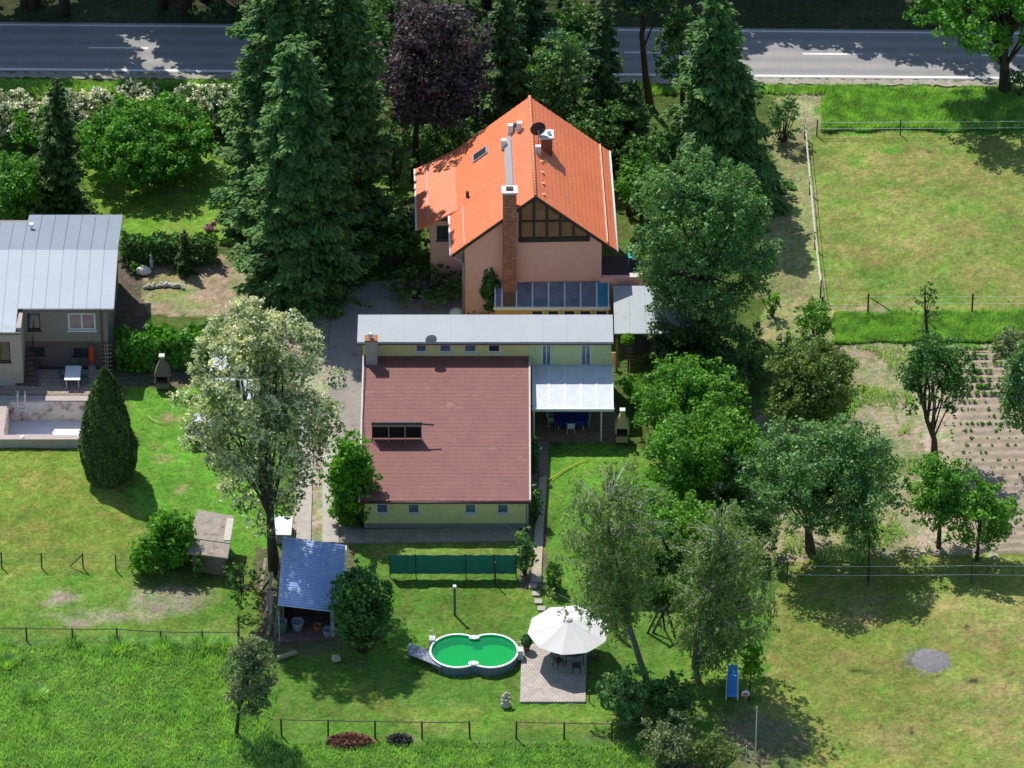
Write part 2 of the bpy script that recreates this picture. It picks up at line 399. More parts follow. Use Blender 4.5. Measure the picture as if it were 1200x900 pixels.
# ground: fine grid where the gardens lie, widening cells out to the horizon
STEP = 0.22
gx = np.concatenate([[-1500, -700, -300, -120, -70, -50], np.arange(-38, 38.01, STEP), [50, 70, 120, 300, 700, 1500]])
gy = np.concatenate([[-1500, -700, -300, -120, -70, -50], np.arange(-41, 50.01, STEP), [60, 80, 130, 300, 700, 1500]])
GX, GY = np.meshgrid(gx, gy)
fx, fy = GX.ravel(), GY.ravel()
wx = fx + 1.1 * (vnoise(fx, fy, 0.7, 1) - 0.5) + 0.7 * (vnoise(fx, fy, 2.1, 2) - 0.5)
wy = fy + 1.1 * (vnoise(fx, fy, 0.7, 3) - 0.5) + 0.7 * (vnoise(fx, fy, 2.1, 4) - 0.5)
colr = np.empty((len(fx), 3)); colr[:] = (0.085, 0.19, 0.014)
rel = np.zeros(len(fx))
def zone(pxpoly, c, warp=1.0, amount=1.0):
    poly = [tuple(gp(*p))[:2] for p in pxpoly]
    k = inpoly(fx + (wx - fx) * warp, fy + (wy - fy) * warp, poly)
    colr[k] = colr[k] * (1 - amount) + np.array(c) * amount
def blob(px, py, rx, ry, c, amount=1.0, soft=0.5):
    p = gp(px, py); s = sc(p.y); ax = rx / s; ay = ry / s / ST
    d = np.sqrt(((wx - p.x) / ax) ** 2 + ((wy - p.y) / ay) ** 2); k = np.clip((1 - d) / soft, 0, 1) * amount
    k = k * (0.6 + 0.8 * vnoise(fx, fy, 1.6, 8)); k = np.clip(k, 0, 1)[:, None]
    colr[:] = colr * (1 - k) + np.array(c) * k
TAN = (0.30, 0.25, 0.13); SAND = (0.37, 0.30, 0.22); SOIL = (0.36, 0.30, 0.23)
zone([(-300, -90), (1500, -90), (1500, 38), (-300, 30)], (0.045, 0.06, 0.025))  # floor beyond the road, tree shade put into its dark colour
zone([(-300, 92), (1500, 100), (1500, 118), (-300, 118)], (0.12, 0.20, 0.03))
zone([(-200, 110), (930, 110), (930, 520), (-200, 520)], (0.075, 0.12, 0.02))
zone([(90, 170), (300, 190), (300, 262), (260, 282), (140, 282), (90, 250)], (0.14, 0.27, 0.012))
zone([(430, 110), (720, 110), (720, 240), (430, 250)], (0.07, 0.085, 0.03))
zone([(425, 190), (500, 180), (500, 230), (430, 240)], (0.11, 0.22, 0.02))
zone([(915, 96), (1500, 96), (1500, 370), (960, 368), (950, 230)], (0.185, 0.235, 0.04))          # pasture
zone([(905, 110), (960, 100), (950, 170), (962, 345), (1000, 368), (990, 402), (890, 402), (895, 250)], (0.24, 0.24, 0.10))
zone([(965, 104), (1500, 104), (1500, 152), (960, 156)], (0.085, 0.235, 0.018))
zone([(920, 104), (982, 100), (962, 130), (958, 158), (935, 160)], (0.30, 0.28, 0.17), 1.0, 0.8)
zone([(985, 362), (1500, 362), (1500, 404), (975, 404)], (0.075, 0.235, 0.012), 0.6)
zone([(960, 402), (1100, 403), (1085, 520), (1080, 655), (880, 655), (870, 540), (900, 470)], (0.225, 0.225, 0.11))
zone([(1060, 404), (1500, 404), (1500, 655), (1075, 655), (1085, 500)], SOIL, 0.5)
zone([(915, 650), (1500, 650), (1500, 1000), (700, 1000), (870, 860), (905, 760)], (0.19, 0.225, 0.035))
for a in ((1160, 730, 90, 40), (1180, 830, 80, 60), (1060, 860, 60, 24), (1000, 720, 50, 20), (1100, 705, 60, 12)): blob(*a, (0.30, 0.26, 0.09), 0.55)
for a in ((1080, 190, 70, 26), (1000, 290, 60, 30), (1160, 200, 60, 30), (1090, 270, 80, 30), (1150, 320, 60, 16), (1050, 230, 40, 20), (1010, 200, 40, 20)): blob(*a, (0.27, 0.235, 0.07), 0.5)
for a in ((1040, 330, 40, 10), (1100, 345, 50, 8), (1180, 260, 30, 14), (1050, 215, 30, 8), (1120, 175, 40, 8), (970, 310, 12, 20), (1010, 190, 22, 8), (1050, 175, 24, 8), (985, 275, 26, 12), (1130, 245, 30, 10), (1020, 320, 20, 8), (985, 205, 16, 8)): blob(*a, (0.11, 0.22, 0.02), 0.7)
for a in ((1030, 365, 16, 4), (1000, 360, 22, 5), (1060, 367, 18, 4)): blob(*a, (0.36, 0.28, 0.19), 0.9)
zone([(150, 452), (330, 452), (330, 700), (160, 600)], (0.095, 0.265, 0.008))
zone([(-300, 520), (110, 520), (165, 600), (155, 668), (-300, 668)], (0.155, 0.225, 0.018))
zone([(-300, 668), (310, 668), (300, 742), (-300, 742)], (0.115, 0.22, 0.018))
zone([(-300, 742), (325, 746), (320, 866), (770, 866), (760, 1100), (-300, 1100)], (0.095, 0.19, 0.035))
for a in ((60, 560, 60, 22), (30, 625, 40, 16), (110, 590, 40, 14), (60, 640, 60, 8)): blob(*a, (0.23, 0.235, 0.04), 0.5)
for a in ((75, 700, 30, 12), (200, 702, 62, 18), (120, 720, 80, 8)): blob(*a, (0.29, 0.26, 0.19), 0.85)
for a in ((200, 492, 12, 7), (196, 532, 14, 8), (215, 570, 10, 8), (185, 520, 10, 5), (270, 570, 20, 6)): blob(*a, (0.32, 0.26, 0.12), 0.6)
for a in ((120, 790, 70, 24), (250, 800, 40, 30), (60, 850, 60, 20), (180, 870, 80, 18), (560, 885, 40, 8), (440, 885, 40, 8)): blob(*a, (0.15, 0.24, 0.035), 0.55)
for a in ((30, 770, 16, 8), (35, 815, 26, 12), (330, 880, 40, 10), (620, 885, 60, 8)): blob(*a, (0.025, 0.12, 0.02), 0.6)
zone([(430, 632), (620, 632), (618, 655), (440, 655)], (0.15, 0.22, 0.03))
zone([(640, 520), (860, 520), (900, 640), (900, 700), (640, 690)], (0.095, 0.235, 0.01))
for a in ((600, 840, 240, 18), (420, 810, 60, 30), (560, 720, 50, 14), (830, 780, 60, 30), (600, 700, 60, 12)): blob(*a, (0.16, 0.235, 0.02), 0.5)
for a in ((505, 853, 40, 7), (680, 850, 60, 6)): blob(*a, (0.22, 0.24, 0.05), 0.5)
zone([(890, 830), (960, 860), (930, 920), (760, 920), (800, 880)], (0.12, 0.15, 0.05))
blob(885, 860, 60, 40, (0.20, 0.17, 0.11), 0.6)
blob(468, 868, 14, 5, (0.09, 0.08, 0.06), 0.9); blob(495, 876, 10, 4, (0.16, 0.14, 0.1), 0.8)
for a in ((1090, 182, 6, 3), (1046, 247, 4, 2), (1141, 296, 8, 4), (1150, 294, 3, 2), (1184, 794, 9, 4), (1150, 796, 12, 5), (1012, 790, 14, 4), (1108, 822, 6, 2), (1070, 850, 8, 3), (1028, 845, 5, 2), (1140, 735, 6, 3), (1160, 742, 8, 4), (963, 722, 3, 3), (990, 720, 3, 3), (1105, 795, 5, 2)): blob(*a, (.06, .05, .035), .9, .7)
blob(1091, 772, 34, 19, (.17, .17, .14), .8, .4)
# drives, yards
zone([(168, 298), (296, 300), (290, 372), (170, 368)], (0.30, 0.24, 0.165), 0.4)
for a in ((200, 345, 26, 8), (225, 355, 22, 6), (270, 305, 16, 6), (190, 330, 30, 10), (215, 322, 20, 5)): blob(*a, (0.20, 0.22, 0.05), 0.75)
zone([(272, 288), (345, 288), (360, 330), (550, 325), (548, 378), (424, 378), (424, 620), (402, 645), (335, 640), (348, 560), (360, 480), (300, 420), (245, 420), (250, 395), (285, 365)], (0.33, 0.285, 0.235), 0.35)
zone([(-60, 395), (135, 395), (135, 470), (-60, 470)], (0.17, 0.13, 0.10), 0.2)
zone([(112, 290), (168, 300), (170, 440), (132, 436)], (0.12, 0.10, 0.08), 0.3)
zone([(132, 425), (270, 425), (262, 452), (130, 452)], (0.14, 0.12, 0.09), 0.4)
for a in ((368, 600, 7, 40), (366, 640, 8, 10)): blob(*a, (0.22, 0.23, 0.06), 0.85, 0.6)
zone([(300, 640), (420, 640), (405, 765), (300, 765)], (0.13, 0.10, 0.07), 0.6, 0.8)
zone([(612, 490), (640, 500), (640, 690), (606, 690)], (0.16, 0.13, 0.09), 0.3)
zone([(130, 640), (300, 650), (300, 690), (150, 690)], (0.12, 0.16, 0.03), 0.8, 0.7)
mot = 0.72 + 0.35 * vnoise(fx, fy, 0.33, 5) + 0.22 * vnoise(fx, fy, 1.1, 6)
lum = colr @ np.array((.3, .6, .1)); colr = colr * .80 + lum[:, None] * .20 * np.array((1.0, 1.0, .75))
fine_ = vnoise(fx, fy, 3.7, 15); mid_ = vnoise(fx, fy, 1.9, 16)
colr *= (0.80 + 0.40 * fine_)[:, None]
hue = (mid_ - .5) * .5 + (vnoise(fx, fy, 4.4, 17) - .5) * .45
colr *= np.stack([1 + hue * .55, 1 - hue * .12, 1 + hue * .6], 1)
orch = inpoly(wx, wy, [tuple(gp(*q))[:2] for q in [(960, 402), (1100, 403), (1085, 520), (1080, 655), (880, 655), (870, 540), (900, 470)]])
kk = np.clip((vnoise(fx, fy, 2.6, 18) * .6 + vnoise(fx, fy, 4.5, 19) * .4 - .42) * 5, 0, 1) * orch
colr = colr * (1 - kk[:, None]) + np.array((.30, .255, .19)) * kk[:, None]
colr *= 1.28 * mot[:, None]
GZ = 0.06 * (vnoise(fx, fy, 0.9, 12) - 0.5) + 0.06 * (vnoise(fx, fy, 2.1, 13) - 0.5) + 0.05 * (vnoise(fx, fy, 4.3, 14) - 0.5)
GZ -= 0.085
far = (np.abs(fx) > 40) | (fy > 52) | (fy < -43); GZ[far] = -0.05
nx, ny = len(gx), len(gy)
ii = (np.arange(ny - 1)[:, None] * nx + np.arange(nx - 1)[None, :]).ravel()
fcs = np.stack([ii, ii + 1, ii + nx + 1, ii + nx], 1)
me = bpy.data.meshes.new('ground'); me.vertices.add(len(fx)); me.loops.add(fcs.size); me.polygons.add(len(fcs))
me.vertices.foreach_set('co', np.column_stack([fx, fy, GZ]).astype(np.float32).ravel()); me.loops.foreach_set('vertex_index', fcs.astype(np.int32).ravel())
me.polygons.foreach_set('loop_start', np.arange(0, fcs.size, 4, dtype=np.int32)); me.update(calc_edges=True)
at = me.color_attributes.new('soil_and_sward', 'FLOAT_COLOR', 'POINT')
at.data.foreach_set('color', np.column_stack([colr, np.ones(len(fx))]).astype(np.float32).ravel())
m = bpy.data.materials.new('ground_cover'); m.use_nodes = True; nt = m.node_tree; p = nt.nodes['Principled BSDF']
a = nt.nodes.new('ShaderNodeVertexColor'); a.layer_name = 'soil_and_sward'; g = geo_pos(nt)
n1 = noise(nt, 1.4, 6, 0.7, g); n2 = noise(nt, 5.0, 5, 0.75, g); n3 = noise(nt, 0.45, 3, 0.6, g)
c = mixc(nt, 1.0, a.outputs[0], mixc(nt, ramp(nt, n2, 0.3, 0.7), (0.50, 0.55, 0.5), (1.46, 1.38, 1.4)), 'MULTIPLY')
c = mixc(nt, 1.0, c, mixc(nt, ramp(nt, n1, 0.3, 0.72), (0.82, 0.94, 0.8), (1.20, 1.08, 1.08)), 'MULTIPLY')
c = mixc(nt, 1.0, c, mixc(nt, ramp(nt, n3, 0.32, 0.68), (0.84, 1.0, 0.85), (1.16, 0.99, 1.25)), 'MULTIPLY')
n5 = noise(nt, 16.0, 4, 0.8, g); c = mixc(nt, 1.0, c, mixc(nt, ramp(nt, n5, 0.34, 0.66), (0.60, 0.72, 0.62), (1.36, 1.22, 1.3)), 'MULTIPLY')
n6 = noise(nt, 4.5, 6, 0.85, g); c = mixc(nt, 1.0, c, mixc(nt, ramp(nt, n6, 0.4, 0.62), (0.80, 1.06, 0.75), (1.14, 0.97, 1.12)), 'MULTIPLY')
n4 = noise(nt, 2.6, 6, 0.8, g); c = mixc(nt, ramp(nt, n4, 0.68, 0.78), c, mixc(nt, 0.55, c, (0.06, 0.05, 0.035)))
nt.links.new(c, p.inputs['Base Color']); p.inputs['Roughness'].default_value = 0.95; p.inputs['Specular IOR Level'].default_value = 0.1
bp = nt.nodes.new('ShaderNodeBump'); bp.inputs['Strength'].default_value = 1.0; bp.inputs['Distance'].default_value = 0.14
nt.links.new(noise(nt, 5.5, 5, 0.8, g), bp.inputs['Height']); nt.links.new(bp.outputs[0], p.inputs['Normal'])
me.materials.append(m); ground = bpy.data.objects.new('ground', me); COL.objects.link(ground); struct(ground)
me.polygons.foreach_set('use_smooth', [True] * len(me.polygons))
GROUND_FX, GROUND_FY = fx, fy

# road with verge strips and painted lines
def strip(name, y0, y1, z, m, x0=-400, x1=400, n=80, jag=0.0):
    mb = MB(); xs = [x0 + (x1 - x0) * i / n for i in range(n + 1)] if jag == 0 else list(np.arange(-60, 60.01, 0.25))
    mb.v = []; 
    for x in xs:
        mb.v += [(x, road_y(x) + y0 + R.uniform(-jag, jag), z), (x, road_y(x) + y1 + R.uniform(-jag, jag), z)]
    mb.f = [(2 * i, 2 * i + 2, 2 * i + 3, 2 * i + 1) for i in range(len(xs) - 1)]
    return mb.build(name, m)
m = mat('asphalt', (0.275, 0.268, 0.262), 0.85, 0.14, 0.8, bump=0.35, bscale=40, fine=60)
nt = m.node_tree; p = nt.nodes['Principled BSDF']; src = p.inputs['Base Color'].links[0].from_socket
sep = nd(nt, 'ShaderNodeSeparateXYZ'); nt.links.new(geo_pos(nt), sep.inputs[0])
ma = nd(nt, 'ShaderNodeMath', operation='MULTIPLY_ADD'); ma.inputs[1].default_value = 0.0165; nt.links.new(sep.outputs[0], ma.inputs[0]); nt.links.new(sep.outputs[1], ma.inputs[2])
wv = nd(nt, 'ShaderNodeMath', operation='SINE'); sb = nd(nt, 'ShaderNodeMath', operation='MULTIPLY'); sb.inputs[1].default_value = 4.4
nt.links.new(ma.outputs[0], sb.inputs[0]); nt.links.new(sb.outputs[0], wv.inputs[0])
nt.links.new(mixc(nt, 1.0, src, mixc(nt, ramp(nt, wv.outputs[0], -1, 1), (0.9, 0.9, 0.91), (1.12, 1.1, 1.08)), 'MULTIPLY'), p.inputs['Base Color'])
struct(strip('road', -3.1, 3.2, 0.012, m))
struct(strip('verge', -3.85, -3.09, 0.004, mat('verge_grit', (0.34, 0.31, 0.26), 0.95, 0.35, 2.0, bump=0.6, stain=((0.12, 0.17, 0.04), 0.5, 1.6)), jag=0.16))
paint = mat('road_paint', (0.78, 0.78, 0.76), 0.6, 0.12, 6, stain=((0.35, 0.35, 0.35), 0.35, 5))
def marking(name, x0, x1, y, w=0.12):
    n = max(1, int((x1 - x0) / 4)); mb = MB(); 
    for i in range(n):
        a = x0 + (x1 - x0) * i / n; b = x0 + (x1 - x0) * (i + 1) / n
        mb.poly([(a, road_y(a) + y - w / 2, .017), (b, road_y(b) + y - w / 2, .017), (b, road_y(b) + y + w / 2, .017), (a, road_y(a) + y + w / 2, .017)])
    return mb.build(name, paint)
mk = struct(empty('road_marking'))
marking('edge_line', -120, 120, -2.82, 0.22).parent = mk; marking('edge_line', -120, 120, 2.85, 0.16).parent = mk
for k in range(-5, 6):
    x0 = gp(941, 63).x + 12 * k; marking('centre_dash', x0, x0 + 4, 0, 0.16).parent = mk

# hard standings near the houses
concrete = mat('concrete', (0.40, 0.365, 0.32), 0.9, 0.25, 1.2, bump=0.4, stain=((0.22, 0.20, 0.15), 0.4, 1.3))
def slab(name, pxs, z0, z1, m, zpx=None):
    pts = [gp(x, y, z1 if zpx is None else zpx) for (x, y) in pxs]
    mb = MB(); mb.prism([(p.x, p.y, z0) for p in pts], (0, 0, z1 - z0)); return mb.build(name, m)
yard_m = mat('yard_paving', (0.26, 0.235, 0.215), 0.9, 0.25, 0.7, bump=0.5, stain=((0.15, 0.13, 0.1), 0.4, 1.1))
struct(slab('yard_pavement', [(392, 338), (546, 330), (546, 378), (424, 378), (424, 600), (388, 600), (384, 420)], -0.3, 0.012, yard_m))
for q in ([(350, 480), (368, 478), (366, 560), (364, 640), (347, 636), (349, 560)], [(379, 482), (394, 482), (396, 560), (397, 642), (378, 641), (378, 560)]):
    struct(slab('drive_track', q, -0.3, 0.022, concrete))
struct(slab('path', [(632, 560), (641, 556), (637, 620), (634, 682), (622, 682), (627, 620)], -0.3, 0.012, mat('gravel_path', (0.42, 0.36, 0.28), 0.95, 0.3, 3, bump=0.8, bscale=30)))
struct(slab('path', [(629, 512), (643, 512), (642, 555), (632, 559)], -0.3, 0.010, mat('brick_path', (0.22, 0.17, 0.14), 0.9, 0.3, 3, bump=0.4)))
struct(slab('pavement', [(404, 620), (608, 618), (612, 633), (402, 636)], -0.3, 0.05, mat('plinth_paving', (0.30, 0.27, 0.215), 0.9, 0.35, 1.4, bump=0.4)))
# ash patch where a fire burned
mb = MB(); c = gp(1091, 772); pts = []
for k in range(40):
    a = 2 * math.pi * k / 40; r = 1 + .02 * math.sin(3 * a) + .02 * math.sin(11 * a + 1); pts.append((c.x + 1.28 * r * math.cos(a), c.y + 1.2 * r * math.sin(a)))
for k in range(40):
    a, b = pts[k], pts[(k + 1) % 40]
    for (t0, t1, z0_, z1_) in ((0, .35, .0, -.01), (.35, .7, -.01, -.04), (.7, 1.0, -.04, -.14)):
        q = [(c.x + (e[0] - c.x) * t, c.y + (e[1] - c.y) * t, z_ + .03 * (vnoise(np.array([e[0] * 9 * t]), np.array([e[1] * 9 * t + t * 40]), .8, 3)[0] - .5) * 0) for (e, t, z_) in ((a, t0, z0_), (a, t1, z1_), (b, t1, z1_), (b, t0, z0_))]
        mb.poly(q if t0 else q[1:3] + [(c.x, c.y, 0)])
o = mb.build('ash_patch', mat('ash', (0.20, 0.19, 0.195), 0.98, 0.4, 4, bump=1.0, bscale=18), smooth=True)
tag(o, 'round grey patch of cold ash on the grazed field', 'ash patch')
# stepping slabs
sp = struct(empty('stepping_path', gp(629, 700)))
for (x, y) in ((624.5, 686.5), (628, 695.5), (631, 704.5), (634.5, 713)):
    q = gp(x, y) - sp.location; mb = MB(); mb.box(q.x - .23, q.y - .22, -0.06, q.x + .23, q.y + .22, 0.035)
    o = mb.build('paving_stone', concrete, sp, bevel=.015); 
# terrace under the parasol
TER = mat('x', (1, 1, 1)) if False else brickmat('terrace_paving', (0.56, 0.50, 0.46), (0.46, 0.41, 0.38), (0.28, 0.25, 0.21), 0.21, 0.21, msize=0.012)
struct(slab('terrace', [(611, 756), (640, 753), (688, 756), (686, 822), (609.5, 822)], -0.3, 0.03, TER))
# vegetable bed: furrows as real ridges
A = gp(1098, 409); B = gp(1290, 648)
mb = MB(); ys = np.arange(B.y, A.y, 0.10); xs = np.linspace(A.x, B.x + 8, 28)
for j, y in enumerate(ys):
    for i, x in enumerate(xs):
        edge = min(1, min(i, 2) / 2, min(j, len(ys) - 1 - j) / 3)
        mb.v.append((x + 0.35 * math.sin(y * 1.3) * (i == 0), y, -0.13 + edge * (0.125 + 0.05 * math.sin((y - 0.018 * x) * 2 * math.pi / 0.82) + 0.035 * (vnoise(np.array([x]), np.array([y]), 3.0, 31)[0] - .5))))
W = len(xs)
for j in range(len(ys) - 1):
    for i in range(W - 1): mb.f.append((j * W + i, j * W + i + 1, (j + 1) * W + i + 1, (j + 1) * W + i))
struct(mb.build('vegetable_bed', mat('bed_soil', (0.33, 0.262, 0.205), 0.98, 0.35, 2.2, bump=1.0, bscale=9, stain=((0.19, 0.20, 0.10), 0.45, 1.6), fine=14), smooth=True))

# ================================================================== BUILDINGS
PANE = glass('window_pane', (0.035, 0.045, 0.06), 0.05)
PANE_BLUE = glass('window_pane_sky', (0.12, 0.16, 0.24), 0.08)
white = mat('white_paint', (0.78, 0.78, 0.77), 0.5, 0.08, 2)
whitedirty = mat('white_weathered', (0.62, 0.61, 0.58), 0.7, 0.2, 3)
darkwood = mat('dark_timber', (0.035, 0.03, 0.03), 0.7, 0.3, 4)
grey_metal = mat('zinc', (0.42, 0.44, 0.46), 0.45, 0.15, 2, metal=0.3)
dark_metal = mat('dark_metal', (0.05, 0.05, 0.055), 0.5, 0.2, 3)
wood = mat('weathered_wood', (0.19, 0.15, 0.11), 0.9, 0.35, 4, bump=0.4)
def wall(mb, x0, x1, z0, z1, y0, y1, ops):
    xs = sorted({x0, x1, *[v for o in ops for v in o[:2]]}); zs = sorted({z0, z1, *[v for o in ops for v in o[2:]]})
    for i in range(len(xs) - 1):
        for j in range(len(zs) - 1):
            cx = (xs[i] + xs[i + 1]) / 2; cz = (zs[j] + zs[j + 1]) / 2
            if any(o[0] < cx < o[1] and o[2] < cz < o[3] for o in ops): continue
            mb.box(xs[i], y0, zs[j], xs[i + 1], y1, zs[j + 1])
def window(parent, x0, x1, z0, z1, y, fm=white, pm=PANE, bars=0, sill=True, name='window', fw=0.06, room=True):
    """window set into an opening of a wall whose outer face is at y and looks to -Y"""
    mb = MB(); ya, yb = y + 0.05, y + 0.12
    mb.box(x0, ya, z0, x0 + fw, yb, z1); mb.box(x1 - fw, ya, z0, x1, yb, z1)
    mb.box(x0 + fw, ya, z0, x1 - fw, yb, z0 + fw); mb.box(x0 + fw, ya, z1 - fw, x1 - fw, yb, z1)
    for k in range(bars):
        xm = x0 + (x1 - x0) * (k + 1) / (bars + 1); mb.box(xm - fw * .4, ya + .01, z0 + fw, xm + fw * .4, yb - .01, z1 - fw)
    w = mb.build(name, fm, parent)
    p = MB(); p.box(x0 + fw * .9, y + 0.08, z0 + fw * .9, x1 - fw * .9, y + 0.095, z1 - fw * .9); p.build('pane', pm, w)
    if sill:
        q = MB(); q.box(x0 - .06, y - .09, z0 - .06, x1 + .06, y + .045, z0 - .003); q.build('sill', fm, w)
    return w
def slope_mesh(r0, r1, e0, e1, courses, waves, lift=0.026, amp=0.012, thick=0.12, sub=4):
    """roof plane between ridge r0-r1 and eave e0-e1 with stepped courses and rolled columns"""
    r0, r1, e0, e1 = map(Vector, (r0, r1, e0, e1)); n = (r1 - r0).cross(e0 - r0).normalized()
    if n.z < 0: n = -n
    mb = MB(); m = max(1, waves * sub)
    def P(s, t, o): return r0.lerp(r1, s).lerp(e0.lerp(e1, s), t) + n * o
    for k in range(courses):
        ta, tb = k / courses, (k + 1) / courses
        i = len(mb.v)
        for j in range(m + 1):
            s = j / m; w = amp * abs(math.sin(math.pi * waves * s)) if waves else 0
            mb.v += [tuple(P(s, ta, w)), tuple(P(s, tb, w + lift)), tuple(P(s, tb, w * (k < courses - 1) - (thick if k == courses - 1 else 0.0)))]
        for j in range(m):
            a = i + 3 * j; b = a + 3; mb.f += [(a, a + 1, b + 1, b), (a + 1, a + 2, b + 2, b + 1)]
    mb.poly([P(0, 0, -thick), P(1, 0, -thick), P(1, 1, -thick), P(0, 1, -thick)])
    for s in (0, 1): mb.poly([P(s, 0, amp), P(s, 1, lift), P(s, 1, -thick), P(s, 0, -thick)])
    return mb

# ---- orange house -------------------------------------------------
OH = empty('orange_roofed_house', (1.44, 7.28, 0), math.radians(1.7), 'salmon rendered gabled house with bright orange tiled roof and glazed gable', 'house')
tiles = mat('orange_tiles', (0.72, 0.185, 0.070), 0.5, 0.16, 0.7, fine=3.4, spec=0.8, stain=((0.56, 0.17, 0.08), 0.28, 0.6))
salmon = mat('salmon_render', (0.86, 0.45, 0.39), 0.9, 0.10, 0.8, bump=0.15, bscale=30, stain=((0.78, 0.40, 0.32), 0.3, 0.7))
ochre = mat('ochre_render', (0.62, 0.36, 0.15), 0.9, 0.10, 1.2, bump=0.15, bscale=30)
RZ, KS = 9.42, 0.82
def rz(u): return RZ - KS * abs(u)
mb = MB(); y0 = 0.0; yb = 10.4; T = 0.28
mb.prism([(-4.38, y0, 0), (4.14, y0, 0), (4.14, y0, rz(4.14) - T), (0, y0, RZ - T), (-4.38, y0, rz(4.38) - T)], (0, 0.3, 0))
mb.prism([(-4.38, yb - .3, 0), (4.14, yb - .3, 0), (4.14, yb - .3, rz(4.14) - T), (0, yb - .3, RZ - T), (-4.38, yb - .3, rz(4.38) - T)], (0, 0.3, 0))
mb.box(3.84, .3, 0, 4.14, yb - .3, rz(4.14) - T); mb.box(-4.38, .3, 0, -4.08, yb - .3, rz(4.38) - T)
mb.build('wall', salmon, OH)
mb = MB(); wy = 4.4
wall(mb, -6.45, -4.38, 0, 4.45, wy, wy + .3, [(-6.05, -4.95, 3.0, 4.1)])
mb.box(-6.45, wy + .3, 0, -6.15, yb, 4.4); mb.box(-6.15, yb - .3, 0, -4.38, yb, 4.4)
mb.build('wing_wall', mat('salmon_render_shade_side', (0.78, 0.45, 0.36), 0.9, 0.12, 0.8), OH)  # duller copy of the salmon render, shade put into the colour
window(OH, -6.05, -4.95, 3.0, 4.1, wy, darkwood, PANE, 1)
YF, YB = -0.5, 10.95
rr = slope_mesh((0.02, YF, RZ), (0.02, YB, RZ), (5.05, YF, rz(5.05)), (5.05, YB, rz(5.05)), 19, 38).build('roof', tiles, OH)
# left slope: front part to the upper eave, rear part runs on as a flatter wing roof
o = slope_mesh((-0.02, YF, RZ), (-0.02, 3.9, RZ), (-5.2, YF, rz(5.2)), (-5.2, 3.9, rz(5.2)), 19, 15).build('roof', tiles, OH); o['label'] = 'sunlit orange tiled slope above the chimney side'
slope_mesh((-0.02, 3.9, RZ), (-0.02, YB, RZ), (-4.75, 3.9, rz(4.75)), (-4.75, YB, rz(4.75)), 17, 24).build('roof', tiles, OH)
o = slope_mesh((-4.75, 3.95, rz(4.75) + .01), (-4.75, YB, rz(4.75) + .01), (-7.25, 3.95, 4.15), (-7.25, YB, 4.15), 8, 24).build('wing_roof', tiles, OH)
mb = MB(); mb.tube([(0, YF - .02, RZ + .03), (0, YB + .02, RZ + .03)], 0.11, 8); rg = mb.build('ridge_cap', mat('ridge_tiles', (0.62, 0.24, 0.12), 0.6, 0.15, 3), OH, smooth=True)
for k in range(36): MB().tube([(0, YF + k * .318, RZ + .03), (0, YF + k * .318 + .05, RZ + .03)], 0.125, 8).build('ridge_joint', tiles, rg)
def gutter(a, b, parent, m=whitedirty, r=0.075):
    mb = MB(); mb.tube([a, b], r, 8); return mb.build('gutter', m, parent, smooth=True)
gutter((5.12, YF, rz(5.05) - .05), (5.12, YB, rz(5.05) - .05), OH, white)
gutter((-5.28, YF, rz(5.2) - .05), (-5.28, 3.9, rz(5.2) - .05), OH, white)
gutter((-7.33, 3.95, 4.1), (-7.33, YB, 4.1), OH)
mb = MB(); t = 0.89; u = 5.05 * t; mb.tube([(u, YF + .1, rz(u) + .12), (u, YB - .1, rz(u) + .12)], .05, 6); mb.build('snow_guard', mat('guard_rail', (0.66, 0.48, 0.38), 0.5, .1), OH)
mb = MB(); u = -4.75 * .93; mb.tube([(u, YF + .1, rz(u) + .09), (u, 3.8, rz(u) + .09)], .028, 5); mb.tube([(-6.6, 4.3, 4.57), (-6.6, 10.5, 4.57)], .028, 5); mb.build('lightning_wire', grey_metal, OH)
for sgn, ue in ((1, 5.05), (-1, -5.2)):           # dark verge boards
    for yy in (YF - .02, YB - .02):
        mb = MB(); mb.prism([(0, yy, RZ - .02), (ue, yy, rz(ue) - .02), (ue, yy, rz(ue) - .24), (0, yy, RZ - .26)], (0, .04, 0)); mb.build('verge_board', darkwood, OH)
# glazed gable: timber frame and panes
gz0, gz1 = 6.05, 7.25; GXL, GXR = -0.93, 3.28
cols = [-0.93, -0.08, 0.72, 1.55, 2.38, 3.28]
paneg = glass('gable_pane', (0.17, 0.065, 0.055), 0.10)
def under(u): return rz(u) - 0.42
for a, b in zip(cols[:-1], cols[1:]):
    a2, b2 = a + .08, b - .08
    top = lambda u, lim: min(lim, under(u))
    lo = [(a2, -0.03, gz0), (b2, -0.03, gz0), (b2, -0.03, max(gz0 + .02, top(b2, gz1 - .07))), (a2, -0.03, top(a2, gz1 - .07))]
    MB().prism(lo, (0, .025, 0)).build('pane', paneg, OH)
    if under(a2) > gz1 + .1 or under(b2) > gz1 + .1:
        hi = [(a2, -0.03, gz1 + .07), (b2, -0.03, gz1 + .07)]
        if under(b2) < gz1 + .07:
            uu = (RZ - .42 - gz1 - .07) / KS; hi = [(a2, -.03, gz1 + .07), (uu, -.03, gz1 + .07)]
        else: hi.append((b2, -0.03, under(b2)))
        if a2 < 0 < b2: hi.append((0, -.03, under(0)))
        hi.append((a2, -0.03, under(a2)))
        MB().prism(hi, (0, .025, 0)).build('pane', paneg, OH)
mb = MB()
for u in cols: mb.box(u - .08, -.075, gz0 - .1, u + .08, -.002, max(gz0 + .05, under(u) + .08))
mb.box(GXL, -.07, gz1 - .07, 2.15, -.003, gz1 + .07); mb.box(GXL - .1, -.09, gz0 - .34, GXR + .12, -.001, gz0)
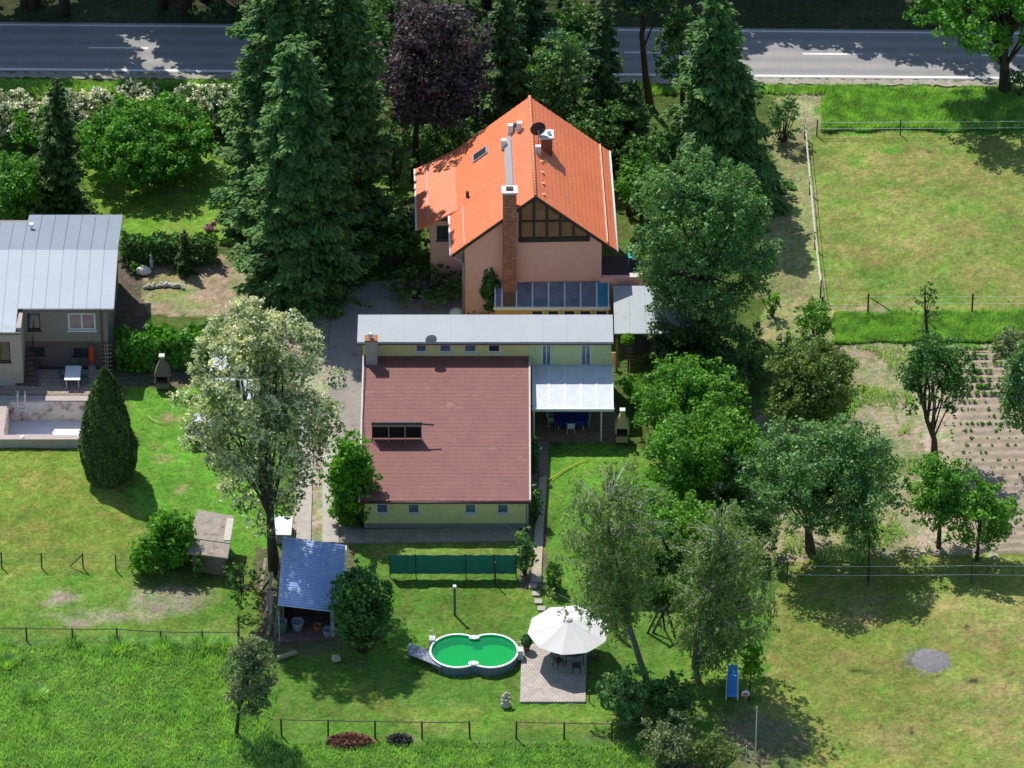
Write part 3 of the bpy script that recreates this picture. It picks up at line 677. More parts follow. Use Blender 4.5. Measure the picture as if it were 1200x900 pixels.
mb.prism([(0, -.08, RZ - .27), (GXR + .1, -.08, rz(GXR + .1) - .27), (GXR + .1, -.08, rz(GXR + .1) - .47), (0, -.08, RZ - .45)], (0, .07, 0))
mb.prism([(0, -.08, RZ - .27), (GXL, -.08, rz(GXL) - .27), (GXL, -.08, rz(GXL) - .45), (0, -.08, RZ - .45)], (0, .07, 0))
mb.build('gable_frame', darkwood, OH)
# brick chimney on the front wall, small chimney by the ridge
brk = brickmat('chimney_brick', (0.66, 0.24, 0.16), (0.42, 0.14, 0.09), (0.26, 0.15, 0.11), 0.34, 0.17, plane='xz', msize=.03)
mb = MB(); mb.box(-2.02, -.75, 0, -1.18, -.003, 9.75); ch = mb.build('chimney', brk, OH)
MB().box(-2.10, -.83, 9.753, -1.10, .05, 9.87).build('chimney_cap', whitedirty, ch)
MB().box(-1.82, -.55, 9.873, -1.38, -.2, 9.95).build('flue', darkwood, ch)
mb = MB(); mb.box(.55, 5.5, 8.2, 1.25, 6.3, 9.75); ch = mb.build('chimney', mat('chimney_red', (0.30, 0.09, 0.055), .8, .2, 3), OH)
MB().box(.45, 5.4, 9.753, 1.35, 6.4, 9.86).build('chimney_cap', whitedirty, ch)
MB().tube([(1.05, 5.9, 9.86), (1.05, 5.9, 10.12)], .12, 10).build('flue', white, ch)
def dish(parent, c, r, aim, m, pole=None):
    mb = MB(); aim = Vector(aim).normalized(); q = aim.to_track_quat('Z', 'Y'); n = 20; rings = 4; i0 = 0
    for s_ in (0, -.02):
        for k in range(rings + 1):
            rr_ = r * k / rings
            for j in range(n):
                w = 2 * math.pi * j / n; mb.v.append(tuple(Vector(c) + q @ Vector((rr_ * math.cos(w), rr_ * math.sin(w), .28 * rr_ * rr_ / r + s_))))
    for s_ in (0, 1):
        for k in range(rings):
            for j in range(n):
                a = s_ * (rings + 1) * n + k * n + j; b = s_ * (rings + 1) * n + k * n + (j + 1) % n; mb.f.append((a, b, b + n, a + n))
    d = mb.build('satellite_dish', m, parent, smooth=True)
    mb = MB(); tip = Vector(c) + aim * r * .9; mb.tube([Vector(c) - Vector((0, 0, r * .8)) + aim * .1, tip], .02, 5); mb.box(tip.x - .05, tip.y - .05, tip.z - .05, tip.x + .05, tip.y + .05, tip.z + .05)
    if pole: mb.tube([Vector(c) - aim * .05, pole], .035, 6)
    mb.build('dish_arm', grey_metal, d); return d
dish(OH, (.38, 5.6, 10.35), .5, (-.2, .97, .05), mat('dish_maroon', (0.05, 0.025, 0.03), .5, .15, 2), (.38, 5.7, 9.0))
MB().box(.16, 4.6, 9.1, .5, 4.85, 9.75).build('vent_box', white, OH)
mb = MB()                                           # metal channel lying along the left slope
n_ = Vector((-KS, 0, 1)).normalized()
def onslope(u, y, off): return Vector((u, y, rz(u))) + n_ * off
for a, b in (((-1.42, .2), (-1.42, 7.9)),):
    mb.prism([onslope(-1.62, .2, .03), onslope(-1.22, .2, .03), onslope(-1.22, .2, .16), onslope(-1.62, .2, .16)], (0, 7.7, 0))
mb.build('roof_channel', grey_metal, OH)
for (u, y) in ((-1.75, 7.2), (-0.75, 7.9), (-1.3, 8.35)):
    q = onslope(u, y, 0); MB().box(q.x - .16, q.y - .14, q.z - .2, q.x + .16, q.y + .14, q.z + .68).build('vent_box', white, OH)
def skylight(u, y, w, l):
    mb = MB(); du = l / 2 / math.hypot(1, KS)
    mb.hexa([onslope(u - du, y - w / 2, .0), onslope(u + du, y - w / 2, .0), onslope(u + du, y + w / 2, .0), onslope(u - du, y + w / 2, .0)], [onslope(u - du, y - w / 2, .13), onslope(u + du, y - w / 2, .13), onslope(u + du, y + w / 2, .13), onslope(u - du, y + w / 2, .13)])
    s_ = mb.build('skylight', grey_metal, OH); du *= .82; w *= .8
    MB().hexa([onslope(u - du, y - w / 2, .12), onslope(u + du, y - w / 2, .12), onslope(u + du, y + w / 2, .12), onslope(u - du, y + w / 2, .12)], [onslope(u - du, y - w / 2, .15), onslope(u + du, y - w / 2, .15), onslope(u + du, y + w / 2, .15), onslope(u - du, y + w / 2, .15)]).build('pane', PANE, s_)
skylight(-3.15, 8.3, .8, 1.2); skylight(-.95, 8.6, .7, .9)
q = onslope(-4.1, 4.6, 0); MB().tube([q, q + Vector((0, 0, .45))], .1, 8).build('vent_pipe', darkwood, OH)
for k in range(6):
    q = Vector((.5, .2 + k * 1.25, rz(.5))); MB().box(q.x - .1, q.y - .09, q.z - .02, q.x + .13, q.y + .09, q.z + .1).build('vent_tile', mat('vent_tile', (.66, .30, .18), .6, .1), OH)
# downpipe and green shutter on the left side
MB().tube([(-5.25, -.35, rz(5.2) - .1), (-4.6, -.2, 4.4), (-4.5, -.12, 4.2), (-4.5, -.12, 0)], .06, 7).build('downpipe', grey_metal, OH, smooth=True)
MB().box(-4.52, .5, 2.3, -4.40, 1.9, 3.7).build('shutter', mat('shutter_green', (0.16, 0.50, 0.36), .5, .1, 3), OH)
# glazed lean-to along the front
GL = empty('lean_to_conservatory', (0, 0, 0), 0, 'glazed lean-to conservatory with blue tinted roof panes below the salmon gable', 'conservatory')
cz1, cz0, cyb, cyf = 2.66, 2.1, 7.22, 5.35
x_l, x_r = -1.05, 6.02
lean_glass = glass('roof_glass', (0.15, 0.20, 0.28), 0.12, spec=0.6)
def cz(y): return cz0 + (cz1 - cz0) * (y - cyf) / (cyb - cyf)
bx = [x_l, -.62, .28] + [0.28 + (5.28 - .28) * k / 5 for k in range(1, 6)] + [x_r]
for k, (a, b) in enumerate(zip(bx[:-1], bx[1:])):
    mm = lean_glass
    if k == 1: mm = glass('roof_glass_brown', (0.22, 0.13, 0.08), .15)
    if k == len(bx) - 2: mm = glass('roof_glass_teal', (0.03, 0.26, 0.40), .15)
    MB().hexa([(a + .04, cyf, cz0), (b - .04, cyf, cz0), (b - .04, cyb, cz1), (a + .04, cyb, cz1)], [(a + .04, cyf, cz0 + .03), (b - .04, cyf, cz0 + .03), (b - .04, cyb, cz1 + .03), (a + .04, cyb, cz1 + .03)]).build('roof_pane', mm, GL)
for x in bx:
    MB().hexa([(x - .04, cyf - .02, cz0 - .05), (x + .04, cyf - .02, cz0 - .05), (x + .04, cyb, cz1 - .05), (x - .04, cyb, cz1 - .05)], [(x - .04, cyf - .02, cz0 + .06), (x + .04, cyf - .02, cz0 + .06), (x + .04, cyb, cz1 + .06), (x - .04, cyb, cz1 + .06)]).build('glazing_bar', white, GL)
MB().box(x_l - .1, cyf - .16, cz0 - .12, x_r + .1, cyf - .03, cz0 + .05).build('gutter_beam', white, GL)
mb = MB(); ops = [(1.2 + 1.0 * k, 1.95 + 1.0 * k, .9, 1.8) for k in range(5)]
wall(mb, x_l, x_r, 0, cz0 - .13, cyf + .02, cyf + .2, ops); mb.build('wall', ochre, GL)
for o_ in ops: window(GL, *o_, cyf + .02, white, PANE, 0)
mb = MB(); mb.prism([(x_r - .1, cyf + .2, 0), (x_r - .1, cyb, 0), (x_r - .1, cyb, cz1 - .06), (x_r - .1, cyf + .2, cz0 - .06)], (.1, 0, 0)); mb.prism([(x_l, cyf + .2, 0), (x_l, cyb, 0), (x_l, cyb, cz1 - .06), (x_l, cyf + .2, cz0 - .06)], (.1, 0, 0)); mb.build('side_wall', ochre, GL)

# ---- yellow building: long strip roof and wide brown lean-to roof ----
YB_ = empty('yellow_outbuilding', (-4, -8, 0), 0, 'long yellow rendered outbuilding with wide flat-pitched brown roof and pale strip roof', 'building')
o0 = Vector((4, 8, 0))
def L(v): return (v[0] + 4, v[1] + 8, v[2])
def bld(mb, name, m, parent, **k): 
    mb.v = [(x - parent.location.x, y - parent.location.y, z) for (x, y, z) in mb.v]; return mb.build(name, m, parent, **k)
yellow = mat('yellow_render', (0.72, 0.66, 0.30), 0.9, 0.10, 0.9, bump=0.15, bscale=30, stain=((0.50, 0.47, 0.25), 0.35, 0.8))
yellowg = mat('yellow_green_render', (0.58, 0.64, 0.34), 0.9, 0.12, 0.8, bump=0.15, bscale=30, stain=((0.36, 0.44, 0.24), 0.4, 0.6))
bitumen = mat('pale_roof_felt', (0.35, 0.38, 0.40), 0.75, 0.08, 0.5, stain=((0.30, 0.32, 0.33), 0.28, 0.8), fine=5)
browntile = mat('brown_sheet_tiles', (0.215, 0.088, 0.076), 0.7, 0.18, 0.9, spec=0.35, stain=((0.29, 0.15, 0.12), 0.30, 0.8), fine=4)
def window_at(parent, x0, x1, z0, z1, y, *a, **k):
    return window(parent, x0 - parent.location.x, x1 - parent.location.x, z0, z1, y - parent.location.y, *a, **k)
Yw, Yk = -2.3, 0.1
xl, xm, xr = -9.1, 1.0, 6.05
smallw = [(wp(a, 411, Yw).x, wp(b, 411, Yw).x, 3.95, 4.5) for (a, b) in ((487, 500), (515, 529), (544, 558), (572, 586))]
mb = MB(); wall(mb, xl, xm, 0, 4.74, Yw, Yw + .28, smallw); bld(mb, 'wall', yellow, YB_)
doors = [(wp(a, 411, Yw).x, wp(b, 411, Yw).x, 2.98, 4.5) for (a, b) in ((635, 646), (681, 692.5))]
mb = MB(); wall(mb, xm, xr, 0, 4.74, Yw + .003, Yw + .28, doors); bld(mb, 'wall', yellowg, YB_)
for i, o_ in enumerate(smallw): window_at(YB_, *o_, Yw, white, PANE_BLUE if i != 3 else PANE)
for o_ in doors: window_at(YB_, *o_, Yw, white, PANE_BLUE, 1)
mb = MB(); mb.box(xl, Yk - .28, 0, xr, Yk, 4.74); mb.box(xl, Yw + .28, 0, xl + .28, Yk - .28, 4.74); mb.box(xr - .28, Yw + .28, 0, xr, Yk - .28, 4.74); bld(mb, 'wall', yellow, YB_)
mb = MB(); mb.box(-9.42, Yw - .32, 4.80, 6.17, Yk + .25, 4.93); sr = bld(mb, 'strip_roof', bitumen, YB_)
mb = MB(); mb.box(-9.40, Yw - .33, 4.72, 6.15, Yw - .18, 4.797); bld(mb, 'eaves_board', mat('eaves_brown', (.10, .075, .06), .7, .2, 3), YB_)
# felt sheets laid across the strip roof
for k in range(11):
    x0 = -9.40 + k * 1.415; mb = MB(); mb.box(x0, Yw - .31, 4.932, x0 + 1.405, Yk + .24, 4.945 + .004 * (k % 2)); bld(mb, 'roof_felt', bitumen, YB_)
# brown roof
bz1, bz0, by0 = 3.70, 2.30, -15.35
mb = slope_mesh((-9.0, Yw - .02, bz1), (1.03, Yw - .02, bz1), (-9.0, by0, bz0), (1.03, by0, bz0), 38, 0, .006, .0, .12, 2)
bld(mb, 'roof', browntile, YB_)
for x in (-9.06, 1.07):
    mb = MB(); mb.hexa([(x - .05, by0, bz0 - .14), (x + .05, by0, bz0 - .14), (x + .05, Yw - .02, bz1 - .14), (x - .05, Yw - .02, bz1 - .14)], [(x - .05, by0, bz0 + .07), (x + .05, by0, bz0 + .07), (x + .05, Yw - .02, bz1 + .07), (x - .05, Yw - .02, bz1 + .07)]); bld(mb, 'verge_flashing', mat('verge_flash', (.52, .46, .44), .6, .2, 3), YB_)
mb = MB(); mb.tube([(-9.0, by0 - .09, bz0 - .08), (1.03, by0 - .09, bz0 - .08)], .08, 8); bld(mb, 'gutter', mat('gutter_brown', (.08, .045, .04), .5, .2), YB_, smooth=True)
fy_ = -14.95
fw = [(wp(a, 600, fy_).x, wp(b, 600, fy_).x, 1.05, 1.75) for (a, b) in ((441, 455), (478, 491.5), (544.5, 558), (582.5, 596))]
mb = MB(); wall(mb, -8.8, .85, 0, bz0 - .1, fy_, fy_ + .28, fw); bld(mb, 'wall', yellow, YB_)
for o_ in fw: window_at(YB_, *o_, fy_, white, PANE_BLUE)
mb = MB()
for x in (-8.8, .57): mb.prism([(x, fy_ + .28, 0), (x, Yw - .003, 0), (x, Yw - .003, bz1 - .22), (x, fy_ + .28, bz0 - .1)], (.28, 0, 0))
bld(mb, 'wall', yellow, YB_)
mb = MB(); mb.box(-8.82, fy_ - .03, 0, .87, fy_ - .003, .35); bld(mb, 'plinth', mat('plinth_grey', (.28, .27, .25), .9, .25, 2), YB_)
mb = MB(); mb.tube([(.95, by0 - .05, bz0 - .1), (.93, fy_ - .08, 1.9), (.93, fy_ - .08, .05)], .05, 7); bld(mb, 'downpipe', grey_metal, YB_)
# chimney at the strip roof's end
cx0 = wp(428.5, 400, Yw - .5).x; cx1 = wp(442, 400, Yw - .5).x
mb = MB(); mb.box(cx0, Yw - .85, 3.3, cx1, Yw - .33, 5.35); c_ = bld(mb, 'chimney', mat('chimney_concrete', (.36, .35, .35), .9, .2, 3), YB_)
def sub(mb, name, m, part, thing, **k):
    mb.v = [(x - thing.location.x, y - thing.location.y, z) for (x, y, z) in mb.v]; return mb.build(name, m, part, **k)
mb = MB(); mb.box(cx0 - .05, Yw - .9, 5.353, cx1 + .05, Yw - .28, 5.45); sub(mb, 'chimney_cap', mat('rusty_cap', (.38, .15, .06), .9, .5, 5), c_, YB_)
mb = MB(); mb.tube([(cx0 + .3, Yw - .6, 5.45), (cx0 + .3, Yw - .6, 5.8)], .13, 10); sub(mb, 'flue', whitedirty, c_, YB_)
d_ = dish(None, (-4.9, Yw - .45, 5.15), .36, (-.2, .97, .05), mat('dish_grey', (.40, .42, .46), .5, .1), (-4.9, Yw - .28, 4.8)); 
d_.parent = YB_; d_.location = (4, 8, 0)
# solar collector rack on the brown roof: faces away, we see its back and legs
SR = empty('solar_rack', (0, 0, 0), 0, 'tilted solar collector rack standing on the brown sheet roof', 'solar panel')
yb0 = wp(437, 517, -8).y
def bzr(y): return bz0 + (bz1 - bz0) * (y - by0) / (Yw - .02 - by0)
# legs stand where photo y = 517
for yy in np.arange(-12, -4, .02):
    q = wp(437, 517, yy)
    if q.z < bzr(yy): yl = float(yy); break
xa, xb = wp(436.5, 517, yl).x, wp(494, 517, yl).x
ztop = wp(437, 495, yl).z
panelm = mat('collector', (0.022, 0.02, 0.022), .9, .2, 3, spec=.1)
for k in range(3):
    a = xa + (xb - xa) * k / 3 + .006; b = xa + (xb - xa) * (k + 1) / 3 - .006
    MB().hexa([(a, yl, ztop - .1), (b, yl, ztop - .1), (b, yl + .2, bzr(yl + .2) + .06), (a, yl + .2, bzr(yl + .2) + .06)], [(a, yl + .03, ztop - .02), (b, yl + .03, ztop - .02), (b, yl + .23, bzr(yl + .2) + .14), (a, yl + .23, bzr(yl + .2) + .14)]).build('collector_panel', panelm, SR)
for k in range(4):
    x = xa + (xb - xa) * k / 3
    MB().bar((x, yl - .02, bzr(yl) + .0), (x, yl - .02, ztop - .05), .05).build('leg', grey_metal if 0 < k < 4 else dark_metal, SR)
MB().box(xa - .05, yl - .06, ztop - .13, xb + .05, yl + .05, ztop + .02).build('top_rail', dark_metal, SR)
MB().box(xa, yl - .055, ztop - .30, xb, yl - .045, ztop - .135).build('back_rail', mat('pale_rail', (.25, .22, .22), .5, .1), SR)
MB().tube([(xb + .05, yl, ztop - .12), (xb + .75, yl, ztop - .18)], .06, 6).build('pipe', dark_metal, SR)
MB().tube([(xa - .55, Yw - .9, bzr(Yw - .9) + .07), (xa - .62, yl + 2, bzr(yl + 2) + .07), (xa - .5, yl - .05, bzr(yl) + .07), (xa, yl - .02, bzr(yl) + .1)], .035, 6).build('supply_pipe', dark_metal, SR)

# ---- veranda with polycarbonate roof ---------------------------------
PG = empty('veranda', (0, 0, 0), 0, 'white translucent panelled veranda roof on slim posts beside the brown roof', 'veranda')
va, vb = 1.28, 6.12; vy1, vy0, vz1, vz0 = Yw - .04, -6.0, 2.95, 2.36
poly_m = bpy.data.materials.new('twinwall_sheet'); poly_m.use_nodes = True; nt = poly_m.node_tree; p = nt.nodes['Principled BSDF']
nt.links.new(mixc(nt, ramp(nt, noise(nt, 2, 3, .6, geo_pos(nt)), .3, .7), (.66, .70, .74), (.78, .80, .82)), p.inputs['Base Color']); p.inputs['Roughness'].default_value = .25
tr_ = nt.nodes.new('ShaderNodeBsdfTranslucent'); tr_.inputs[0].default_value = (.5, .54, .6, 1); mx = nt.nodes.new('ShaderNodeMixShader'); mx.inputs[0].default_value = .18
nt.links.new(p.outputs[0], mx.inputs[1]); nt.links.new(tr_.outputs[0], mx.inputs[2]); nt.links.new(mx.outputs[0], nt.nodes['Material Output'].inputs[0])
for k in range(5):
    a = va + (vb - va) * k / 5 + .035; b = va + (vb - va) * (k + 1) / 5 - .035
    MB().hexa([(a, vy0, vz0), (b, vy0, vz0), (b, vy1, vz1), (a, vy1, vz1)], [(a, vy0, vz0 + .02), (b, vy0, vz0 + .02), (b, vy1, vz1 + .02), (a, vy1, vz1 + .02)]).build('roof_sheet', poly_m, PG)
for k in range(6):
    x = va + (vb - va) * k / 5
    MB().hexa([(x - .04, vy0, vz0 - .06), (x + .04, vy0, vz0 - .06), (x + .04, vy1, vz1 - .06), (x - .04, vy1, vz1 - .06)], [(x - .04, vy0, vz0 + .05), (x + .04, vy0, vz0 + .05), (x + .04, vy1, vz1 + .05), (x - .04, vy1, vz1 + .05)]).build('rafter', white, PG)
MB().box(va - .06, vy0 - .12, vz0 - .12, vb + .06, vy0 - .003, vz0 + .07).build('front_beam', white, PG)
MB().box(va - .03, vy1 + .003, vz1 - .05, vb + .03, vy1 + .037, vz1 + .09).build('wall_plate', mat('plate_blue', (.40, .47, .56), .5, .1), PG)
for px in (625.5, 704.5):
    x = wp(px, 500, vy0).x; MB().bar((x, vy0 - .06, 0.02), (x, vy0 - .06, vz0 - .12), .09).build('post', whitedirty, PG)
struct(slab('patio', [(623, 470), (722, 470), (726, 516), (622, 516)], -.3, 0.06, brickmat('patio_paving', (.30, .21, .17), (.24, .18, .15), (.13, .10, .08), .3, .3)))

# ---- low annexe right of the strip roof --------------------------------
AN = empty('annexe', (0, 0, 0), 0, 'low flat-roofed annexe with pale sheet roof and open dark front under trees', 'annexe')
ax0, ax1, ay0, ay1, az = 6.3, 11.2, 1.35, 6.6, 2.75
for k in range(5):
    a = ax0 + (ax1 - ax0) * k / 5; MB().box(a + .004, ay0, az, a + (ax1 - ax0) / 5 - .004, ay1, az + .1 + .003 * (k % 2)).build('roof_panel', bitumen, AN)
MB().box(ax0, ay0 - .05, az - .22, ax1, ay0 - .004, az + .06).build('fascia', darkwood, AN)
MB().box(ax0, ay1 - .25, 0, ax1, ay1 - .02, az - .004).build('wall', mat('annexe_wall', (.22, .18, .15), .9, .2), AN)
for x in (ax0 + .1, ax0 + 2.4, ax1 - .2): MB().box(x, ay0 + .1, 0, x + .14, ay0 + .24, az - .004).build('post', wood, AN)
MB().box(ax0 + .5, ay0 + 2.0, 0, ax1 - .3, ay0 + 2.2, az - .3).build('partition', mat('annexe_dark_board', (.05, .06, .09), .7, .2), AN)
# terrace parapet behind, with a bright slab on it
PW = empty('parapet_wall', (0, 0, 0), 0, 'low salmon parapet wall running out from the orange house', 'wall')
MB().box(5.5, 7.2, 0, 8.6, 7.5, 3.05).build('wall', salmon, PW)
MB().box(7.3, 7.12, 3.053, 9.2, 7.58, 3.16).build('coping', mat('coping_pale', (.62, .54, .46), .8, .15), PW)
MB().box(8.6, 7.2, 0, 10.8, 7.5, 2.95).build('wall', salmon, PW)
struct(slab('terrace', [(705, 300), (775, 300), (775, 322), (705, 322)], 0, 2.3, mat('deck_dark', (.06, .045, .05), .8, .3), zpx=2.3))

# ---- grey house on the left ------------------------------------------
GH = empty('grey_roofed_house', (-28, 4, 0), 0, 'low grey rendered house with pale blue-grey sheet metal roof and terrace', 'house')
sheet = mat('blue_grey_sheet', (0.235, 0.275, 0.325), 0.5, 0.07, 0.4, metal=0.15, stain=((.18, .21, .25), .3, 0.7), fine=6)
greyr = mat('grey_render', (0.24, 0.215, 0.20), 0.9, 0.12, 1.0, bump=0.15, bscale=30)
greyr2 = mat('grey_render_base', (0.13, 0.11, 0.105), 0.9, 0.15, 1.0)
GZ0 = 0.4; wy = 1.3; ez = 4.75; rxR = -24.45
rl = gp(137, 293, ez + .9); ry_ = rl.y; be = gp(142, 252, ez).y; fe = gp(133, 362, ez).y
rzg = ez + .9
def pnl(x0, x1, ya, za, yb, zb, dz=0):
    mb = MB(); mb.hexa([(x0, ya, za - .06), (x1, ya, za - .06), (x1, yb, zb - .06), (x0, yb, zb - .06)], [(x0, ya, za + .02 + dz), (x1, ya, za + .02 + dz), (x1, yb, zb + .02 + dz), (x0, yb, zb + .02 + dz)])
    bld(mb, 'roof_panel', sheet, GH)
pw = .845; slopef = (rzg - ez) / (ry_ - fe); slopeb = (rzg - ez) / (be - ry_)
xstep = wp(27, 362, fe).x; fe2 = fe - 2.05; xb_ = wp(26, 256, be).x
x = rxR; k = 0
while x > -40:
    a = x - pw
    lowf = fe if (a + .4) > xstep else fe2
    pnl(a + .012, x - .012, lowf, rzg - slopef * (ry_ - lowf), ry_ - .003, rzg, .004 * (k % 2))
    bk = be if (a + .4) > xb_ else be - 1.1
    pnl(a + .012, x - .012, ry_ + .003, rzg, bk, rzg - slopeb * (bk - ry_), .004 * ((k + 1) % 2))
    mb = MB(); mb.hexa([(x - .02, lowf, rzg - slopef * (ry_ - lowf)), (x + .02, lowf, rzg - slopef * (ry_ - lowf)), (x + .02, ry_, rzg), (x - .02, ry_, rzg)], [(x - .02, lowf, rzg - slopef * (ry_ - lowf) + .038), (x + .02, lowf, rzg - slopef * (ry_ - lowf) + .038), (x + .02, ry_, rzg + .038), (x - .02, ry_, rzg + .038)])
    bld(mb, 'roof_seam', mat('seam', (.21, .245, .29), .5, .1), GH)
    x = a; k += 1
xR = -24.9; xS = wp(25, 400, wy - 2).x
w1 = (wp(32, 377, wy).x, wp(47, 377, wy).x, wp(40, 387, wy).z, wp(40, 367, wy).z); w2 = (wp(79.5, 377, wy).x, wp(112, 377, wy).x, wp(95, 387, wy).z, wp(95, 367.5, wy).z)
w3 = (wp(32, 411, wy).x, wp(52, 411, wy).x, wp(40, 416, wy).z, wp(40, 407, wy).z); w4 = (wp(86, 411, wy).x, wp(104, 411, wy).x, wp(95, 417, wy).z, wp(95, 408, wy).z)
zmid = wp(60, 400, wy).z
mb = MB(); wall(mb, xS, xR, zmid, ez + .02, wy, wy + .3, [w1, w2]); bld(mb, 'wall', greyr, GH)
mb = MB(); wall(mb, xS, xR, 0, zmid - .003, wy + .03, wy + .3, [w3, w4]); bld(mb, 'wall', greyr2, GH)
window_at(GH, *w1, wy, darkwood, PANE, 0); window_at(GH, *w2, wy, white, glass('curtained_pane', (.16, .10, .13), .1), 1, fw=.1)
window_at(GH, *w3, wy + .03, darkwood, PANE, 0); window_at(GH, *w4, wy + .03, darkwood, PANE, 0)
mb = MB(); mb.box(xR - .3, wy + .3, 0, xR, be - .4, ez - .12); mb.box(-40, be - .7, 0, xR - .3, be - .4, ez - .12); bld(mb, 'wall', greyr, GH)
wy2 = wy - 2.1; ws = (-33.5, wp(12, 412, wy2).x, wp(6, 424, wy2).z, wp(6, 400.5, wy2).z)
mb = MB(); wall(mb, -40, xS, 0, ez - .45, wy2, wy2 + .3, [ws]); mb.box(xS - .3, wy2 + .3, 0, xS, wy + .3, ez - .2); bld(mb, 'wall', mat('taupe_render', (.42, .36, .32), .9, .1, 1), GH)
window_at(GH, *ws, wy2, darkwood, glass('pane_warm', (.10, .09, .05), .08), 2)
mb = MB(); mb.box(-40, fe2 - .06, ez - .75, xstep, fe2 - .004, ez - .29); 
mb = MB(); mb.tube([(xstep, fe - .06, ez - .06), (rxR, fe - .06, ez - .06)], .07, 7); bld(mb, 'gutter', mat('gutter_grey', (.10, .09, .09), .5, .1), GH)
mb = MB(); mb.tube([(-40, fe2 - .06, ez - .4), (xstep, fe2 - .06, ez - .4)], .07, 7); bld(mb, 'gutter', MATS['gutter_grey'], GH)
mb = MB(); mb.tube([(-25.25, wy - .05, ez - .1), (-25.25, wy - .05, .4)], .055, 7); bld(mb, 'downpipe', mat('pipe_brown', (.14, .07, .06), .5, .1), GH)
q = gp(37, 268, ez + .4); mb = MB(); mb.tube([(q.x, q.y, q.z - .3), (q.x, q.y, q.z + .25)], .07, 8); mb.tube([(q.x, q.y, q.z + .25), (q.x, q.y, q.z + .38)], .16, 8); bld(mb, 'vent_pipe', white, GH)
# terrace and outdoor stairs
TP = brickmat('left_terrace_paving', (.46, .36, .29), (.38, .30, .25), (.22, .18, .14), .4, .4)
TZ = .42
tp = [(-60, 433), (118, 433), (109, 462.5), (-60, 462.5)]
struct(slab('terrace', tp, -.3, TZ, TP))
ST_ = empty('outdoor_stairs', (-30.3, 0.6, TZ), 0, 'dark brick outdoor steps coming down from the grey house to its terrace', 'stairs')
for k in range(7):
    MB().box(-.55 + k * .05, .4 - k * .30, 0, .75 + k * .06, .7 - k * .30, 1.25 - k * .175).build('step', mat('step_brick', (.13, .08, .065), .9, .25, 4), ST_)
MB().box(-.75, .7, 0, .6, 0.72 + .5, 1.42).build('landing', MATS['step_brick'], ST_)
mb = MB(); mb.tube([(.75, .7, 1.4), (.75, .7, 2.3), (1.2, -1.5, 1.0), (1.2, -1.5, 0)], .025, 5); mb.build('railing', dark_metal, ST_)
# pool basin, drained, raised
BP = empty('drained_pool', (-28.5, -4, 0), 0, 'drained concrete swimming pool with dirty white walls in a raised surround', 'pool')
pz = .55; A0 = gp(107, 463.5, pz); A1 = gp(104, 509.5, pz); A2 = gp(104, 514.5, pz)
XR, YT, YFm, YFo = A0.x, A0.y, gp(50, 509.5, pz).y, gp(50, 514.8, pz).y
XiR, XiL = gp(98.5, 500, pz).x, gp(8, 480, pz).x; YiT = gp(50, 469.5, pz).y
cop = mat('pool_coping', (.44, .36, .33), .9, .15, 1.5, bump=.3)
mb = MB(); mb.box(XiL - .75, YiT, -.2, XR, YT, pz); mb.box(XiL - .75, YFo, -.2, XR, YFm, pz); mb.box(XiR, YFm, -.2, XR, YiT, pz); mb.box(XiL - .75, YFm, -.2, XiL, YiT, pz); bld(mb, 'surround', cop, BP)
dirty = mat('pool_wall_dirty', (.62, .57, .53), .8, .12, 1.2, stain=((.24, .12, .06), .55, 1.4))
pd = pz - 1.5
floor_m = mat('pool_floor', (.74, .74, .75), .6, .08, 1.5, stain=((.5, .46, .42), .35, 1.2))
mb = MB(); mb.box(XiL, YiT - .05, pd, XiR, YiT - .003, pz - .08); bld(mb, 'back_wall', dirty, BP)
mb = MB(); mb.box(XiL + .002, YFm + .003, pd, XiL + .05, YiT - .06, pz - .08); mb.box(XiR - .05, YFm + .003, pd, XiR - .002, YiT - .06, pz - .08); mb.box(XiL + .06, YFm + .003, pd, XiR - .06, YFm + .05, pz - .08); bld(mb, 'side_wall', dirty, BP)
mb = MB(); mb.box(XiL, YFm, pd - .1, XiR, YiT, pd - .003); bld(mb, 'floor', floor_m, BP)
q = (XiL + .6, YiT); mb = MB()
for dx in (0, .45): mb.tube([(q[0] + dx, q[1] + .3, pz), (q[0] + dx, q[1] + .3, pz + .5), (q[0] + dx, q[1] - .12, pz + .5), (q[0] + dx, q[1] - .12, pd + .5)], .03, 6)
for z in (pd + .6, pd + .9, pd + 1.2): mb.tube([(q[0], q[1] - .12, z), (q[0] + .45, q[1] - .12, z)], .025, 5)
bld(mb, 'ladder', white, BP)
# hole in the ground for the basin: lower the ground sheet there
gm = ground.data; co = np.empty(len(gm.vertices) * 3, np.float32); gm.vertices.foreach_get('co', co); co = co.reshape(-1, 3)
k = (co[:, 0] < XR - .1) & (co[:, 0] > XiL - .6) & (co[:, 1] > YFo + .1) & (co[:, 1] < YT - .05); co[k, 2] = -1.6
k = (co[:, 0] < XR + .3) & (co[:, 0] > -45) & (co[:, 1] > YT - .1) & (co[:, 1] < YT + .3); co[k, 2] = -.3
PCX, PCY = gp(555.5, 763, .5).x, gp(555.5, 763, .5).y
gm.vertices.foreach_set('co', co.ravel()); gm.update()

